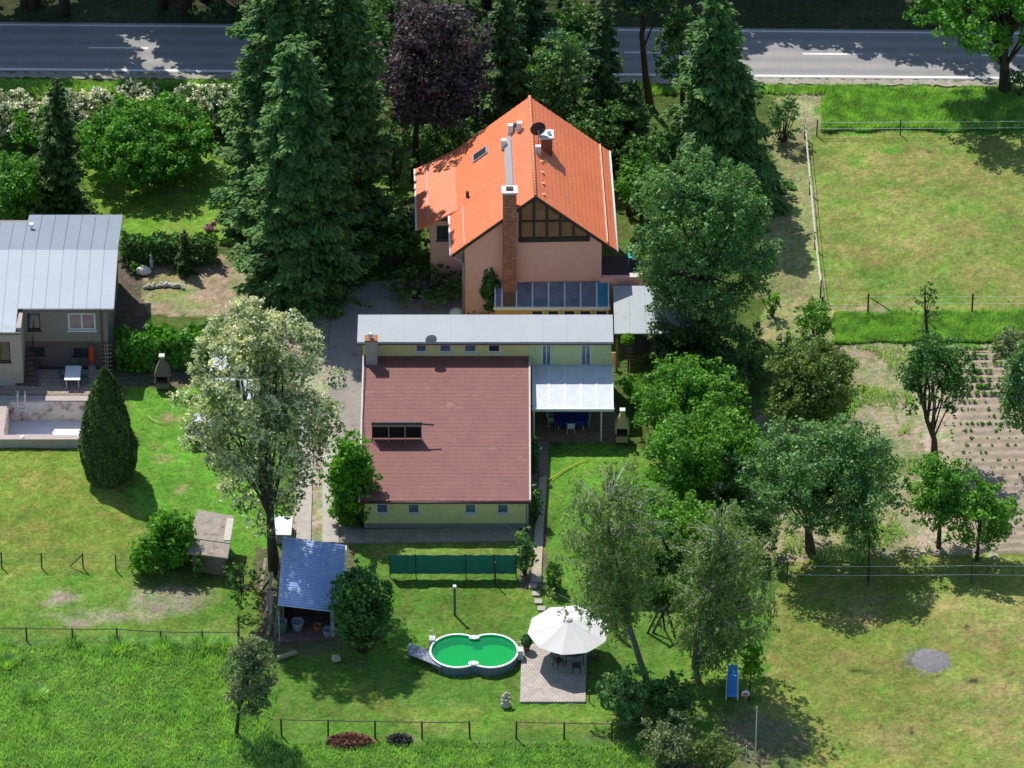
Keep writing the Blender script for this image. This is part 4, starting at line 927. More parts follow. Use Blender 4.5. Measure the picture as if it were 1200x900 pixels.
# ---- blue corrugated shed -------------------------------------------
BS = empty('blue_roofed_shed', gp(365, 745), 0, 'open-fronted shed with faded blue corrugated roof beside the blossoming tree', 'shed')
bf, bb = 2.25, 2.75
cs = [gp(325.5, 709.5, bf), gp(402.5, 719, bf), gp(404, 638.5, bb), gp(331.5, 628.5, bb)]
mb = MB(); nw = 27; sub_ = 8; n = nw * sub_
for j in range(n + 1):
    t = j / n; off = .05 * math.sin(2 * math.pi * nw * t)
    for s_ in (0, 1):
        a = cs[0].lerp(cs[1], s_); b = cs[3].lerp(cs[2], s_); q = a.lerp(b, t); mb.v.append((q.x, q.y, q.z + off))
mb.f = [(2 * j, 2 * j + 1, 2 * j + 3, 2 * j + 2) for j in range(n)]
o = bld(mb, 'roof', mat('blue_sheet', (0.13, 0.28, 0.62), .4, .2, 1.2, spec=.6, stain=((.38, .46, .60), .62, 1.1)), BS, smooth=True)
so_ = o.modifiers.new('solid', 'SOLIDIFY'); so_.thickness = .012
nt = MATS['blue_sheet'].node_tree; p = nt.nodes['Principled BSDF']; src = p.inputs['Base Color'].links[0].from_socket      # crests coloured lighter: light on the corrugation painted in
pt = nt.nodes.new('ShaderNodeNewGeometry'); nt.links.new(mixc(nt, ramp(nt, pt.outputs['Pointiness'], .52, .70), src, (.46, .56, .74)), p.inputs['Base Color'])
for (px, py, w_) in ((327.5, 752, .07), (390, 745, .22)):
    g_ = gp(px, py); mb = MB(); mb.box(g_.x - w_ / 2, g_.y - w_ / 2, 0, g_.x + w_ / 2, g_.y + w_ / 2, bf - .05); bld(mb, 'post', mat('post_bluegrey', (.30, .36, .42), .7, .2), BS)
b0, b1 = cs[3], cs[2]
mb = MB(); mb.box(b0.x + .1, b0.y - .5, 0, b1.x - .1, b0.y - .42, bb - .1); bld(mb, 'back_wall', wood, BS)
mb = MB(); mb.box(b0.x + .1, cs[0].y + .7, 0, b0.x + .18, b0.y - .52, bf - .02); bld(mb, 'side_wall', wood, BS)
mb = MB(); mb.box(b1.x - .3, cs[0].y + .9, 0, b1.x - .22, b0.y - .52, bf - .02); bld(mb, 'side_wall', wood, BS)
mb = MB(); a_, b_ = cs[1] + Vector((.08, .0, -.06)), cs[2] + Vector((.08, 0, -.06)); mb.tube([a_, b_], .05, 6); mb.tube([a_, a_ + Vector((0, 0, -.5))], .04, 6); bld(mb, 'gutter', whitedirty, BS)
struct(slab('shed_floor', [(328, 752), (396, 746), (398, 690), (332, 690)], -.2, .03, mat('shed_floor', (.16, .10, .09), .9, .3)))

# ---- small slab-roofed shed -------------------------------------------
SS = empty('small_shed', gp(240, 665), 0, 'small low shed with mossy grey felt roof half swallowed by ivy', 'shed')
h0, h1 = 1.55, 1.9
q0, q1, q2, q3 = gp(219, 648, h0), gp(267, 654.5, h0), gp(275, 606, h1), gp(231, 598.5, h1)
felt = mat('mossy_felt', (.33, .285, .24), .95, .3, 2.5, bump=.8, bscale=9, stain=((.20, .15, .10), .5, 2.2))
m_a, m_b = q0.lerp(q3, .34), q1.lerp(q2, .34)
for (a, b, c, d, up_) in ((q0, q1, m_b, m_a, 0), (m_a, m_b, q2, q3, .05)):
    mb = MB(); e = Vector((0, 0, up_)); mb.hexa([v + e - Vector((0, 0, .07)) for v in (a, b, c, d)], [v + e + Vector((0, 0, .03)) for v in (a, b, c, d)]); bld(mb, 'roof_board', felt, SS)
a, b = q1.lerp(q2, .4), q1.lerp(q2, .93); mb = MB(); w_ = Vector((-.42, 0, 0)); e = Vector((0, 0, .09))
mb.hexa([a + e + w_, a + e, b + e, b + e + w_], [v + e + Vector((0, 0, .04)) for v in (a + w_, a, b, b + w_)]); bld(mb, 'loose_board', mat('pale_board', (.52, .48, .42), .9, .15), SS)
mb = MB(); mb.prism([(q0.x + .3, q0.y + .3, 0), (q1.x - .25, q1.y + .35, 0), (q2.x - .35, q2.y - .35, 0), (q3.x + .1, q3.y - .35, 0)], (0, 0, h0 - .12)); bld(mb, 'wall', wood, SS)

# ================================================================== OBJECTS
postm = mat('fence_post', (0.06, 0.05, 0.045), .85, .3, 6)
railm = mat('fence_rail', (0.10, 0.09, 0.075), .85, .3, 5)
tapem = mat('fence_tape', (0.62, 0.63, 0.58), .6, .1, 5)
wirem = mat('fence_wire', (0.16, 0.16, 0.15), .6, .2, 5)
def fence(name, label, posts, heights, rails=(0.95,), pr=.055, rail_r=.03, rm=railm, brace=None, extra_end=None, pm=postm):
    """posts: photo pixels of the post feet"""
    g0 = gp(*posts[0]); root = empty(name, g0, 0, label, 'fence')
    P = [gp(*p) - g0 for p in posts]; hs = heights if isinstance(heights, (list, tuple)) else [heights] * len(P)
    for p, h in zip(P, hs): 
        if h > 0: MB().tube([(p.x, p.y, -.15), (p.x + R.uniform(-.02, .02), p.y, h)], pr, 7).build('post', pm, root)
    for f in rails:
        for i in range(len(P) - 1):
            a, b = P[i], P[i + 1]; za, zb = (hs[i] or hs[i + 1]) * f, (hs[i + 1] or hs[i]) * f
            mid = a.lerp(b, .5); MB().tube([(a.x, a.y - .03, za), (mid.x, mid.y - .03, (za + zb) / 2 - .02), (b.x, b.y - .03, zb)], rail_r, 5).build('rail', rm, root)
    for (a, b, h) in brace or []:
        p, q = gp(*a) - g0, gp(*b) - g0; MB().tube([(p.x, p.y, h), (q.x, q.y, 0)], .035, 5).build('brace', pm, root)
    return root
fence('post_fence', 'dark post-and-pipe fence with five posts between lawn and long meadow grass', [(330, 861), (384.5, 862), (439.5, 863), (494.5, 864), (550.5, 864)], 1.15, (.97,))
fence('post_fence', 'short dark post-and-pipe fence below the paved parasol terrace', [(605, 864), (661, 865), (717, 866), (772, 867)], 1.15, (.97,))
fence('post_fence', 'dark rail fence at the meadow edge in front of the dry heap patch', [(-22, 749), (31.5, 750), (85.5, 751), (137.5, 751), (189, 752), (237.5, 753), (279, 753)], [.95, .95, .95, .95, .8, .85, .85], (.93,), .05)
fence('wire_fence', 'dark mesh fence posts with diagonal brace along the neighbouring lawn', [(-44, 664), (2, 664), (49, 665), (97.5, 665), (136, 667), (154, 668)], 1.05, (.96, .7, .45, .2), .045, .008, wirem, [((97.5, 665), (82, 664), .95)])
fence('tape_fence', 'white-taped paddock fence running up towards the road beside the spruce', [(943, 161), (949, 226), (955, 291), (961.5, 348)], 1.25, (.95, .55), .05, .022, tapem)
fence('tape_fence', 'white-taped paddock fence along the tall grass strip below the road', [(957, 158), (1055, 157.5), (1240, 156)], [1.15, 1.15, 1.15], (.85, .42), .045, .018, tapem)
fence('tape_fence', 'white-taped fence between paddock and the green strip above the bed', [(964, 366), (1017, 368), (1139, 366.5), (1260, 366)], [1.2, 1.55, 1.45, 1.4], (.86, .5), .06, .014, tapem, [((1020, 368), (1046, 366), 1.2)])
fence('tape_fence', 'white-taped fence crossing under the fruit trees at the field edge', [(922, 683), (1018, 684), (1138, 683), (1250, 684)], [1.4, 1.4, 1.4, 1.4], (.92, .45), .045, .016, tapem)
# green windbreak
WB = empty('windbreak_fence', gp(457, 676), 0, 'green mesh windbreak fence in front of the yellow outbuilding', 'fence')
gm_ = mat('green_mesh', (.022, .19, .14), .8, .12, 2)
ps = [gp(x, 676) - WB.location for x in (457, 487.5, 546, 579.5, 605)]
for i, p in enumerate(ps): MB().tube([(p.x, p.y, -.1), (p.x, p.y, 1.68)], .035, 6).build('post', dark_metal, WB)
for a, b in zip(ps[:-1], ps[1:]): 
    mb = MB(); n = 8
    for j in range(n):
        x0 = a.x + .03 + (b.x - a.x - .06) * j / n; x1 = a.x + .03 + (b.x - a.x - .06) * (j + 1) / n
        w0 = .03 * math.sin(j * 1.7); w1 = .03 * math.sin((j + 1) * 1.7); mb.hexa([(x0, w0 - .005, .22), (x1, w1 - .005, .22), (x1, w1 + .005, .22), (x0, w0 + .005, .22)], [(x0, w0 - .005, 1.6), (x1, w1 - .005, 1.6), (x1, w1 + .005, 1.6), (x0, w0 + .005, 1.6)])
    mb.build('mesh_panel', gm_, WB)
# washing-line posts
def postobj(px, py, h, r, m, label, capm=None):
    e = empty('washing_line_post', gp(px, py), 0, label, 'post')
    MB().tube([(0, 0, -.1), (0, 0, h)], r, 8).build('post', m, e)
    MB().tube([(0, 0, h), (0, 0, h + .12)], r * 1.5, 8).build('cap', capm or m, e)
    return e
greenp = mat('green_post', (.05, .14, .10), .6, .2, 4)
postobj(533, 719.5, 1.95, .075, greenp, 'green capped washing line post standing alone on the lawn', white)
postobj(580.5, 684, 1.45, .04, dark_metal, 'thin dark post behind the green windbreak fence')
postobj(690.5, 821, .6, .04, dark_metal, 'short dark peg at the corner of the paved terrace')

# figure-eight pool
PL = empty('figure_eight_pool', (PCX, PCY, 0), 0, 'figure-eight garden pool with bright green water and white rim', 'pool')
def eight(r, dxx, n=96):
    pts = []
    for k in range(n):
        a = 2 * math.pi * k / n; c_ = abs(math.cos(a)) * dxx; pts.append((a, c_))
    out = []
    for a, c_ in pts:
        s_ = math.sin(a) * dxx; rad = c_ + math.sqrt(max(0, r * r - s_ * s_)); out.append(Vector((rad * math.cos(a), rad * math.sin(a), 0)))
    return out
RO, DX = 1.63, .96; outer = eight(RO, DX); inner = eight(RO - .11, DX); liner = eight(RO - .13, DX)
# soften the waist
def soft(P):
    for _ in range(3): P = [(P[k - 1] + P[k] * 2 + P[(k + 1) % len(P)]) / 4 for k in range(len(P))]
    return P
outer, inner, liner = soft(outer), soft(inner), soft(liner)
def ring(Pa, za, Pb, zb, mb):
    n = len(Pa); i = len(mb.v); mb.v += [(p.x, p.y, za) for p in Pa] + [(p.x, p.y, zb) for p in Pb]
    mb.f += [(i + k, i + (k + 1) % n, i + n + (k + 1) % n, i + n + k) for k in range(n)]
HZ = .55; big = [p * 1.0 for p in outer]
mb = MB(); ring(soft(eight(RO - .05, DX)), -.1, soft(eight(RO - .05, DX)), HZ - .05, mb); mb.build('pool_wall', mat('pool_wall', (.11, .16, .20), .6, .15, 2), PL, smooth=True)
mb = MB(); ring(outer, HZ - .07, outer, HZ, mb); ring(outer, HZ, inner, HZ, mb); ring(inner, HZ, inner, HZ - .07, mb); mb.build('rim', mat('pool_rim', (.74, .78, .76), .5, .1, 2), PL)
lin = mat('pool_liner', (.02, .56, .19), .6, .15, .8)
mb = MB(); ring(liner, HZ - .02, liner, .02, mb); mb.poly([(p.x, p.y, .02) for p in liner]); mb.build('liner', lin, PL)
wm = bpy.data.materials.new('pool_water'); wm.use_nodes = True; nt = wm.node_tree
t_ = nt.nodes.new('ShaderNodeBsdfTransparent'); t_.inputs[0].default_value = (.35, .93, .45, 1); gl = nt.nodes.new('ShaderNodeBsdfGlossy'); gl.inputs['Roughness'].default_value = .03
df = nt.nodes.new('ShaderNodeBsdfDiffuse'); df.inputs[0].default_value = (.012, .36, .14, 1)
m0 = nt.nodes.new('ShaderNodeMixShader'); m0.inputs[0].default_value = .4; nt.links.new(t_.outputs[0], m0.inputs[1]); nt.links.new(df.outputs[0], m0.inputs[2])
fr = nt.nodes.new('ShaderNodeFresnel'); fr.inputs[0].default_value = 1.33; mx = nt.nodes.new('ShaderNodeMixShader')
bpn = nt.nodes.new('ShaderNodeBump'); bpn.inputs['Strength'].default_value = .15; nt.links.new(noise(nt, 5, 2, .5, geo_pos(nt)), bpn.inputs['Height']); nt.links.new(bpn.outputs[0], gl.inputs['Normal'])
nt.links.new(fr.outputs[0], mx.inputs[0]); nt.links.new(m0.outputs[0], mx.inputs[1]); nt.links.new(gl.outputs[0], mx.inputs[2]); nt.links.new(mx.outputs[0], nt.nodes['Material Output'].inputs[0])
mb = MB(); mb.poly([(p.x, p.y, HZ - .12) for p in soft(eight(RO - .128, DX))]); mb.build('water', wm, PL)
for (x, y, s_) in ((-.02, -1.22, .32), (0.02, 1.22, .32)): MB().lathe((x, y, HZ), [(s_, 0.003), (s_ * .9, .05), (.0, .06)], 16, 1, .6).build('rim_cover', white, PL)
for (px, py) in ((610, 762), (507, 749)):
    q = gp(px, py, .5) - PL.location; mb = MB(); mb.box(q.x - .2, q.y - .3, HZ - .55, q.x + .15, q.y + .2, HZ + .1); mb.tube([(q.x, q.y + .3, 0), (q.x, q.y + .3, HZ + .35), (q.x - .2, q.y + .3, HZ + .3)], .03, 6); mb.build('skimmer', whitedirty, PL, bevel=.03)
DK = empty('pool_deck', gp(493, 766), 0, 'grey-blue plank platform at the left end of the green pool', 'platform')
dkm = mat('deck_bluegrey', (.24, .27, .34), .7, .2, 2)
d0, d1, d2, d3 = [gp(x, y, .42) - DK.location for (x, y) in ((478, 766), (517, 782), (508, 764), (479, 753))]
for k in range(7):
    t0, t1 = k / 7 + .006, (k + 1) / 7 - .006; a, b, c, d = d0.lerp(d1, t0), d0.lerp(d1, t1), d3.lerp(d2, t1), d3.lerp(d2, t0)
    MB().hexa([v + Vector((0, 0, -.05)) for v in (a, b, c, d)], [v for v in (a, b, c, d)]).build('plank', dkm, DK)
mb = MB()
for v in (d0, d1, d2, d3): mb.box(v.x * .93 - .05, v.y * .93 - .05, -.05, v.x * .93 + .05, v.y * .93 + .05, .365)
mb.build('frame', wood, DK)

# parasol
pc = gp(666, 770); PA = empty('parasol', pc, 0, 'large white ten-sided garden parasol over the paved terrace', 'parasol')
canvas = mat('parasol_canvas', (.60, .60, .59), .85, .05, 1.2)
RP = 2.38; z0, z1 = 1.98, 2.78; rim = [Vector((RP * math.cos(math.radians(8 + 36 * k)), RP * math.sin(math.radians(8 + 36 * k)), z0)) for k in range(10)]; apex = Vector((0, 0, z1))
for k in range(10):
    a, b = rim[k], rim[(k + 1) % 10]; mb = MB(); n = 6
    rows = []
    for i in range(n + 1):
        t = i / n; row = []
        for j in range(5):
            e = a.lerp(b, j / 4); q = apex.lerp(e, t); q = q - Vector((0, 0, .10 * t * (1 - t) + .035 * t * math.sin(math.pi * j / 4))); row.append(len(mb.v)); mb.v.append(tuple(q))
        rows.append(row)
    mb.f = [(rows[i][j], rows[i + 1][j], rows[i + 1][j + 1], rows[i][j + 1]) for i in range(n) for j in range(4)]
    mb.build('canopy_panel', canvas, PA, smooth=True)
    MB().tube([apex - Vector((0, 0, .07)), a - Vector((0, 0, .05))], .018, 5).build('rib', grey_metal, PA)
MB().tube([(0, 0, 0), (0, 0, z1 + .05)], .045, 10).build('pole', mat('parasol_pole', (.5, .5, .5), .4, .1), PA)
MB().lathe((0, 0, z1 - .03), [(.22, 0), (.16, .06), (.03, .12), (.0, .14)], 12).build('cap', canvas, PA)
MB().box(-.4, -.4, .03, .4, .4, .14).build('base', concrete, PA, bevel=.03)
# terrace furniture in its shade
darkp = mat('dark_plastic', (.035, .03, .035), .6, .2, 4)
def table(name, label, loc, w, d, h, tm, lm, rz_=0, cloth=None, cat='table', roundt=False):
    e = empty(name, loc, rz_, label, cat)
    if roundt: MB().lathe((0, 0, h - .04), [(w / 2, 0), (w / 2, .04)], 24).build('table_top', tm, e)
    else: MB().box(-w / 2, -d / 2, h - .04, w / 2, d / 2, h).build('table_top', tm, e, bevel=.02)
    for sx in (-1, 1):
        for sy in (-1, 1): MB().bar((sx * w * .38, sy * d * .38, 0), (sx * w * .38, sy * d * .38, h - .042), .05).build('leg', lm, e)
    if cloth:
        mb = MB(); mb.box(-w / 2 - .03, -d / 2 - .03, h + .002, w / 2 + .03, d / 2 + .03, h + .012)
        for (x0, y0, x1, y1) in ((-w / 2 - .04, -d / 2 - .04, w / 2 + .04, -d / 2 - .03), (-w / 2 - .04, d / 2 + .03, w / 2 + .04, d / 2 + .04), (-w / 2 - .04, -d / 2 - .03, -w / 2 - .03, d / 2 + .03), (w / 2 + .03, -d / 2 - .03, w / 2 + .04, d / 2 + .03)): mb.box(x0, y0, h - .32, x1, y1, h + .011)
        mb.build('tablecloth', cloth, e)
    return e
def chair(name, label, loc, rz_, m, group=None, cat='chair'):
    e = empty(name, loc, rz_, label, cat, group)
    MB().box(-.23, -.23, .42, .23, .23, .46).build('seat', m, e, bevel=.015)
    mb = MB(); mb.hexa([(-.22, .21, .463), (.22, .21, .463), (.22, .25, .463), (-.22, .25, .463)], [(-.2, .3, .90), (.2, .3, .90), (.2, .34, .90), (-.2, .34, .90)]); mb.build('backrest', m, e, bevel=.015)
    for sx in (-1, 1):
        MB().tube([(sx * .22, -.21, 0), (sx * .2, -.19, .42)], .024, 6).build('leg', m, e); MB().tube([(sx * .23, .25, 0), (sx * .2, .2, .42)], .024, 6).build('leg', m, e)
        MB().tube([(sx * .24, -.2, .46), (sx * .26, -.18, .66), (sx * .25, .24, .68)], .022, 6).build('armrest', m, e)
    return e
c0 = pc + Vector((.35, -.25, .03))
table('round_table', 'dark round garden table in the shade of the white parasol', c0, 1.3, 1.3, .73, darkp, darkp, roundt=True)
ch0 = None
for k, a in enumerate((95, 165, 215, 275, 340)):
    r_ = math.radians(a); loc = c0 + Vector((1.12 * math.cos(r_), 1.12 * math.sin(r_), 0)); rz_ = r_ - math.pi / 2
    if ch0 is None: ch0 = chair('garden_chair', 'dark garden chair at the round table under the white parasol', loc, rz_, darkp, 'chairs under the parasol')
    else: dup(ch0, loc, rz_)
# clipped ball in a pot
def potball(px, py, label, r=.34, zb=0.03, potm=None):
    e = empty('potted_topiary', gp(px, py) + Vector((0, 0, zb)), 0, label, 'potted plant')
    MB().lathe((0, 0, 0), [(.16, 0), (.24, .34), (.26, .36), (.22, .36), (.2, .3)], 14).build('pot', potm or mat('terracotta', (.22, .10, .07), .8, .2, 4), e, smooth=True)
    MB().tube([(0, 0, .3), (0, 0, .55)], .03, 6).build('stem', bark, e)
    P, N_ = clump((0, 0, .36 + r), (r, r, r * 1.15), 900, .25, .6); quads_mesh('foliage', leaves(P, N_, .08), L_DEEP, e); return e
potball(617, 762, 'dark clipped box ball in a pot beside the green pool')
# stone figure group on the lawn
SF = empty('stone_ornament', gp(593, 826), 0, 'weathered pale stone garden ornament standing on the lawn by the pool', 'ornament')
stn = mat('pale_stone', (.46, .40, .34), .9, .35, 5, bump=.5)
MB().lathe((0, 0, -.02), [(.30, 0), (.28, .16), (.2, .2), (.16, .42), (.22, .5), (.0, .52)], 10).build('pedestal', stn, SF)
for (x, y, z, r_) in ((-.12, .05, .55, .17), (.14, -.02, .5, .15), (.0, .1, .72, .14), (.18, .12, .66, .1), (-.2, -.1, .4, .12)): MB().lathe((x, y, z - r_), [(0.01, 0), (r_ * .8, r_ * .4), (r_, r_), (r_ * .7, r_ * 1.6), (.01, r_ * 2)], 9).build('stone', stn, SF)
# bark heaps beyond the fence
def heap(name, label, px, py, rx, ry, h, m, cat='heap', n=900, s_=.16):
    b = gp(px, py); e = empty(name, b, 0, label, cat); mb = MB(); N = 28; K = 7
    for k in range(K + 1):
        t = k / K
        for j in range(N):
            a = 2 * math.pi * j / N; w_ = 1 + .18 * math.sin(3 * a + px) + .1 * math.sin(7 * a); mb.v.append((rx * w_ * t * math.cos(a), ry * w_ * t * math.sin(a), h * (1 - t * t) * (1 + .2 * math.sin(5 * a + 4 * t)) - .04))
    for k in range(K):
        for j in range(N): mb.f.append((k * N + j, k * N + (j + 1) % N, (k + 1) * N + (j + 1) % N, (k + 1) * N + j))
    mb.build('mound', m, e, smooth=True)
    t = np.sqrt(NP.random(n)); a = NP.random(n) * 6.283; P = np.stack([rx * t * np.cos(a), ry * t * np.sin(a), h * (1 - t * t) + .02], 1)
    o = quads_mesh('litter', leaves(P, NP.normal(size=(n, 3)) * .7 + np.array((0, 0, 1)), s_, 2.5), m, e); o['kind'] = 'stuff'; return e
heap('garden_waste_heap', 'reddish brown heap of garden waste outside the post fence', 410, 869, 1.25, .55, .28, mat('waste_red', (.26, .12, .07), .95, .5, 5, bump=.8))
heap('garden_waste_heap', 'flat dark heap of old cuttings beside the reddish heap', 468, 867, .65, .4, .12, mat('waste_dark', (.08, .07, .055), .95, .5, 5, bump=.8), n=300)
# ornamental barbecue by the veranda, pointed fireplace on the left
def grill(name, label, px, py, m, roofm, w, hb, ht, capm):
    e = empty(name, gp(px, py), R.uniform(-.1, .1), label, 'barbecue'); 
    MB().box(-w / 2, -w / 2, 0, w / 2, w / 2, hb * .48).build('base', m, e, bevel=.03)
    MB().box(-w * .6, -w * .62, hb * .48 + .002, w * .6, w * .5, hb * .56).build('shelf', mat('grill_shelf', (.09, .06, .05), .8, .2), e)
    MB().box(-w / 2, -w * .05, hb * .56 + .002, w / 2, w / 2, hb).build('hearth_back', mat('soot', (.025, .022, .02), .9, .3), e)
    for sx in (-1, 1): MB().box(sx * w * .5 - .05, -w / 2, hb * .56 + .002, sx * w * .5 + .05, -w * .06, hb).build('cheek', m, e)
    h_ = MB(); h_.hexa([(-w * .6, -w * .6, hb + .003), (w * .6, -w * .6, hb + .003), (w * .6, w * .6, hb + .003), (-w * .6, w * .6, hb + .003)], [(-.14, -.14, ht * .84), (.14, -.14, ht * .84), (.14, .14, ht * .84), (-.14, .14, ht * .84)]); h_.build('hood', roofm, e)
    MB().box(-.13, -.13, ht * .84 + .002, .13, .13, ht - .12).build('flue', roofm, e); MB().box(-.17, -.17, ht - .118, .17, .17, ht).build('flue_cap', capm, e)
    return e
stone_y = mat('sandstone', (.50, .40, .18), .85, .15, 4)
grill('garden_barbecue', 'ochre stone garden barbecue with tapering hood beside the veranda', 729, 515, stone_y, stone_y, .75, 1.1, 2.25, whitedirty)
grill('garden_barbecue', 'grey pointed-hood garden fireplace in the hedge shade', 191, 452, mat('grill_grey', (.20, .16, .12), .9, .2, 4), mat('hood_brown', (.17, .13, .095), .9, .2, 4), .8, 1.0, 2.3, whitedirty)
# veranda furniture
vt = table('covered_table', 'table with dark blue cloth under the translucent veranda roof', gp(669, 500), 2.0, 1.0, .74, darkp, whitedirty, cloth=mat('blue_cloth', (.015, .025, .22), .8, .15, 3))
pl = mat('white_plastic', (.66, .67, .66), .5, .08, 3)
chair('plastic_chair', 'white plastic chair at the left end of the blue table', gp(647, 499), math.radians(90), pl)
chair('plastic_chair', 'white plastic chair at the right end of the blue table', gp(686, 499), math.radians(-90), pl)
chair('plastic_chair', 'white plastic chair with its back to the lawn at the blue table', gp(669, 507), math.radians(180), pl)
# left terrace furniture
tz = Vector((0, 0, TZ))
table('terrace_table', 'white oblong garden table on the sunny terrace of the grey house', gp(86, 448, TZ), .98, 1.55, .72, white, white)
gch = mat('green_plastic', (.03, .09, .07), .5, .1)
chair('garden_chair', 'dark green garden chair on the left of the white table', gp(76, 449, TZ), math.radians(90), gch)
chair('garden_chair', 'dark green garden chair on the right of the white table', gp(99, 448, TZ), math.radians(-90), gch)
chair('garden_chair', 'dark green garden chair tucked behind the white table near the wall', gp(88, 437, TZ), 0, gch)
e = empty('sun_lounger', gp(68.5, 427, TZ), 0, 'pale blue folded sun lounger propped against the grey wall', 'lounger')
MB().prism([(-.28, 0, 0), (.28, 0, 0), (.29, .25, .9), (.2, .32, 1.2), (-.2, .32, 1.2), (-.29, .25, .9)], (0, .05, 0)).build('mattress', mat('pale_blue_fabric', (.33, .47, .68), .7, .12, 5), e)
for sx in (-1, 1): MB().tube([(sx * .31, .0, 0), (sx * .32, .26, .9), (sx * .22, .34, 1.25)], .022, 5).build('frame', white, e)
e = empty('closed_parasol', gp(108, 432, TZ), 0, 'closed red parasol standing on the terrace of the grey house', 'parasol')
MB().tube([(0, 0, 0), (0, 0, .5)], .025, 7).build('pole', grey_metal, e)
MB().lathe((0, 0, .35), [(.05, 0), (.17, .12), (.19, .5), (.15, 1.0), (.17, 1.15), (.1, 1.35), (.03, 1.45), (.0, 1.46)], 9).build('canopy', mat('red_canvas', (.52, .05, .03), .8, .15, 5), e, smooth=True); MB().box(-.22, -.22, 0, .22, .22, .1).build('base', concrete, e)
def trellis(px, py, h, w, rungs, m, label, zb=0):
    e = empty('trellis', gp(px, py, zb), 0, label, 'trellis')
    for sx in (-.07, .07): MB().bar((sx, 0, 0), (sx, 0, h), .04).build('upright', m, e)
    for k in range(rungs): z = h * (.1 + .85 * k / (rungs - 1)); MB().bar((-w / 2, -.03, z), (w / 2, -.03, z), .035).build('rung', m, e)
    return e
trel = mat('trellis_wood', (.42, .34, .27), .85, .15, 4)
trellis(125.5, 436, 2.15, .68, 7, trel, 'ladder-like wooden trellis at the corner of the grey house', TZ - .4)
trellis(737, 442, 2.3, .6, 8, mat('trellis_dark', (.22, .15, .11), .85, .2, 4), 'ladder trellis carrying a clipped green ball beside the annexe')
# lamp by the drained pool
e = empty('globe_lamp', gp(27, 521), 0, 'white globe garden lamp in front of the drained pool', 'lamp'); MB().tube([(0, 0, 0), (0, 0, .3)], .05, 8).build('post', dark_metal, e); MB().lathe((0, 0, .28), [(.01, 0), (.14, .06), (.19, .19), (.14, .32), (.01, .38)], 14).build('globe', white, e, smooth=True)
# turquoise table on the upper terrace
e = empty('turquoise_table', gp(742, 307, 2.3) , 0, 'turquoise scalloped garden table on the upper terrace beside the trees', 'table')
tq = mat('turquoise', (.03, .50, .46), .6, .12, 3); pts = []
for k in range(48):
    a = 2 * math.pi * k / 48; sx, sy = math.cos(a), math.sin(a); f = 1 / max(abs(sx), abs(sy)) ** .75; r_ = 1 + .06 * math.cos(12 * a); pts.append((.40 * sx * f * r_, .66 * sy * f * r_, .70))
MB().prism(pts, (0, 0, .05)).build('table_top', tq, e)
for sx in (-.3, .3):
    for sy in (-.5, .5): MB().bar((sx, sy, 0), (sx, sy, .7), .05).build('leg', tq, e)
# swing frame, blue lounger, stake with round plate
SW = empty('swing_frame', gp(776, 744), 0, 'dark A-shaped timber swing frame on the lawn behind the birches', 'swing frame')
a0, a1 = wp(773, 714, gp(773, 742).y) , wp(781, 710, gp(781, 738).y)
g0 = SW.location
def rel_(v): return Vector(v) - g0
z_ = a0.z; f1, f2, f3, f4 = [rel_(gp(x, y)) for (x, y) in ((759, 741), (765, 741), (791, 746), (779, 737))]
t1 = rel_(wp(772, 715, gp(772, 743).y)); t2 = rel_(wp(781, 710, gp(781, 738).y))
for a, b in ((f1, t1), (f3, t2), (f2, t2), (f4, t1.lerp(t2, .4))): MB().bar(a - Vector((0, 0, .05)), b, .11).build('leg', darkwood, SW)
MB().bar(t1 - (t2 - t1) * .25, t2 + (t2 - t1) * .15, .13).build('crossbar', darkwood, SW)
e = empty('sun_lounger', gp(858, 808), math.radians(-3), 'bright blue cushioned sun lounger on the grass beside a birch sapling', 'lounger')
MB().box(-.28, -1.15, .32, .28, .95, .42).build('cushion', mat('blue_cushion', (.04, .30, .72), .6, .15, 2), e, bevel=.04)
MB().hexa([(-.28, .96, .34), (.28, .96, .34), (.28, 1.06, .32), (-.28, 1.06, .32)], [(-.28, 1.3, .75), (.28, 1.3, .75), (.28, 1.4, .72), (-.28, 1.4, .72)]).build('headrest', MATS['blue_cushion'], e)
for sx in (-1, 1): MB().box(sx * .33 - .035, -1.2, .28, sx * .33 + .035, 1.25, .36).build('side_rail', white, e); 
for sx in (-.33, .33):
    for y in (-1.0, .9): MB().bar((sx, y, 0), (sx, y, .28), .05).build('leg', white, e)
e = empty('marker_post', gp(873, 838), 0, 'thin stake carrying a small red and white round plate', 'post'); MB().tube([(0, 0, -.1), (0, 0, 1.9)], .045, 7).build('post', wood, e)
MB().tube([(0, -.1, 1.6), (0, -.06, 1.6)], .24, 18).build('plate', white, e); MB().box(-.16, -.108, 1.55, .16, -.101, 1.66).build('stripe', mat('red_paint', (.5, .03, .04), .5, .1), e); MB().box(-.16, -.108, 1.40, .16, -.101, 1.50).build('stripe', MATS['red_paint'], e)
e = empty('fence_pole', gp(885, 892), 0, 'tall thin pale pole near the grey-leaved bush', 'pole'); MB().tube([(0, 0, -.1), (0, 0, 3.9)], .035, 7).build('pole', tapem, e)
e = empty('fence_pole', gp(874, 900), 0, 'shorter pale pole standing in the brown undergrowth', 'pole'); MB().tube([(0, 0, -.1), (0, 0, 1.6)], .035, 7).build('pole', tapem, e)
e = empty('fence_pole', gp(280, 746), 0, 'dark upright pole at the end of the meadow rail fence', 'pole'); MB().tube([(0, 0, -.1), (0, 0, 1.55)], .05, 7).build('pole', postm, e)
e = empty('timber_post', gp(722.5, 742), 0, 'dark timber post standing between the parasol and the leaning birch', 'post'); MB().box(-.1, -.1, -.1, .1, .1, 2.1).build('post', darkwood, e)
